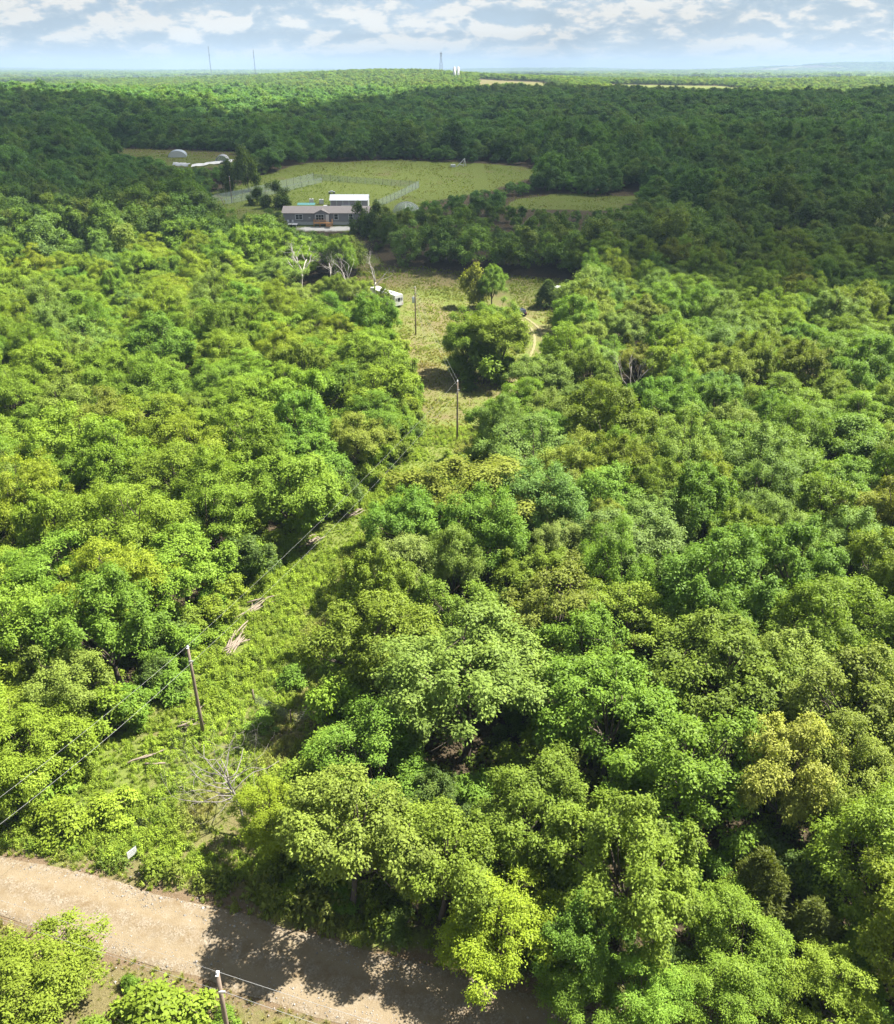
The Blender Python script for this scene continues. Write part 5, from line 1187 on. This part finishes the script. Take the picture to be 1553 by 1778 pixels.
# ------------------------------------------------------------------ towers, water standpipes and farms on the skyline
def lattice(x, y, h, w_, label, name='radio_mast', guyed=False, red=False):
    z0 = float(H(x, y)); e = empty(name, (x, y, z0), 0, label, 'tower'); m_ = plain('mast_steel', (.16, .17, .19), .6, .4, .1, .1)
    cs = [(-1, -1), (1, -1), (1, 1), (-1, 1)] if not guyed else [(0, 1.1), (-1, -.6), (1, -.6)]
    wt = w_ if guyed else w_ * .3
    for (a_, c_) in cs: b = MB(); b.tube([(a_ * w_, c_ * w_, 0), (a_ * wt, c_ * wt, h)], .38 if guyed else .34, 4); b.obj('leg', m_, e)
    n = int(h / (w_ * 2.5)) if not guyed else 16; b = MB()
    for i in range(n):
        f0, f1 = i / n, (i + 1) / n; s0, s1 = w_ + (wt - w_) * f0, w_ + (wt - w_) * f1
        for k in range(len(cs)):
            p, q = cs[k], cs[(k + 1) % len(cs)]
            b.tube([(p[0] * s0, p[1] * s0, h * f0), (q[0] * s1, q[1] * s1, h * f1)], .2, 3); b.tube([(p[0] * s1, p[1] * s1, h * f1), (q[0] * s1, q[1] * s1, h * f1)], .12, 3)
    b.obj('bracing', m_, e)
    b = MB(); b.tube([(0, 0, h), (0, 0, h * 1.06)], .2, 5); b.obj('antenna', m_, e)
    if guyed:
        for k in range(3):
            a_ = k * 2.094 + .5
            for f in (.5, .95): b = MB(); b.tube([(0, 0, h * f), (math.cos(a_) * h * .6, math.sin(a_) * h * .6, -5)], .06, 3); b.obj('guy_wire', m_, e)
        b = MB(); b.tube([(0, 0, h * .70), (0, 0, h * .76)], 1.8, 8); b.obj('antenna_cluster', m_, e)
    else:
        for k in range(4): b = MB(); a_ = k * 1.57; b.tube([(math.cos(a_) * 1.8, math.sin(a_) * 1.8, h * .93), (math.cos(a_) * 1.8, math.sin(a_) * 1.8, h * .99)], .3, 6); b.obj('antenna_panel', m_, e)
lattice(-1010, 4150, 122, 1.5, 'tall guyed radio mast, leftmost on the skyline', 'radio_mast', True)
lattice(-910, 4600, 118, 1.3, 'slender guyed radio mast, second on the skyline', 'radio_mast', True)
lattice(-12, 1960, 42, 3.4, 'four-legged lattice tower on the crest near the white standpipes', 'lattice_tower')
for k, (x, y, lb) in enumerate(((13.5, 1790, 'white water standpipe, left of the two on the crest'), (20.5, 1800, 'white water standpipe, right of the two on the crest'))):
    e = empty('water_standpipe', (x, y, float(H(x, y))), 0, lb, 'water tower', 'water standpipes on the crest')
    b = MB(); b.tube([(0, 0, -2), (0, 0, 21.5)], 2.3, 20); b.obj('tank', M_WHITE, e, smooth=True)
    b = MB(); b.tube([(0, 0, 21.5), (0, 0, 22.3), (0, 0, 22.7)], [2.32, 1.5, .3], 20); b.obj('dome_roof', M_WHITE, e, smooth=True)
    b = MB(); b.box(-.25, .25, -2.5, -2.32, 0, 21.5); b.obj('ladder', M_METAL, e)
def farmhouse(x, y, L, label, roofc, rz=0.0):
    e = empty('farm_building', (x, y, float(H(x, y)) - .3), rz, label, 'building')
    b = MB(); b.box(-L, L, -5, 5, 0, 5); b.obj('wall', M_WHITE, e)
    b = MB(); b.prism([(-5.6, 4.9), (-5.6, 5.2), (0, 9), (5.6, 5.2), (5.6, 4.9), (0, 8.6)][::-1], -L - .6, L + .6); b.obj('roof', roofc, e)
    for i in range(3): b = MB(); xx = -L * .6 + L * .6 * i; b.box(xx - .8, xx + .8, -5.06, -5.003, 1.5, 3.4); b.obj('window', M_GLASS, e)
    b = MB(); b.box(L * .3 - .6, L * .3 + .6, -5.06, -5.003, 0, 2.4); b.obj('door', M_GREY, e)
RED = plain('red_roof', (.42, .10, .06), .7, .2, .1, .3)
for (x, y, L, lb, rc) in [(-820, 2650, 14, 'white farm building with red roof in the far valley', RED), (-880, 2720, 11, 'white farmhouse beside the red-roofed one in the far valley', M_TIN), (-760, 2760, 12, 'pale barn in the far valley, rightmost of three', M_TIN),
                      (880, 3500, 16, 'white farm building on the far right plain', M_TIN), (960, 3560, 12, 'second white farm building on the far right plain', M_TIN), (1040, 3480, 10, 'small white house on the far right plain', RED), (330, 3900, 14, 'pale building on the far plain right of the crest', M_TIN)]:
    farmhouse(x, y, L, lb, rc, .2)

# ------------------------------------------------------------------ summer haze
zmin = float(gz.min())
m = bpy.data.materials.new('haze_air'); m.use_nodes = True; t = NT(m.node_tree); t.n.clear()
o = t.add('ShaderNodeOutputMaterial'); v = t.add('ShaderNodeVolumePrincipled')
v.inputs['Color'].default_value = (.40, .55, .73, 1); v.inputs['Density'].default_value = 1.1e-4; v.inputs['Anisotropy'].default_value = 0.0
t.l.new(v.outputs[0], o.inputs['Volume'])
b = MB(); b.box(-24000, 24000, -200, 19900, zmin - 1.5, 215)
hz = b.obj('haze', m); tag(hz, kind='stuff')
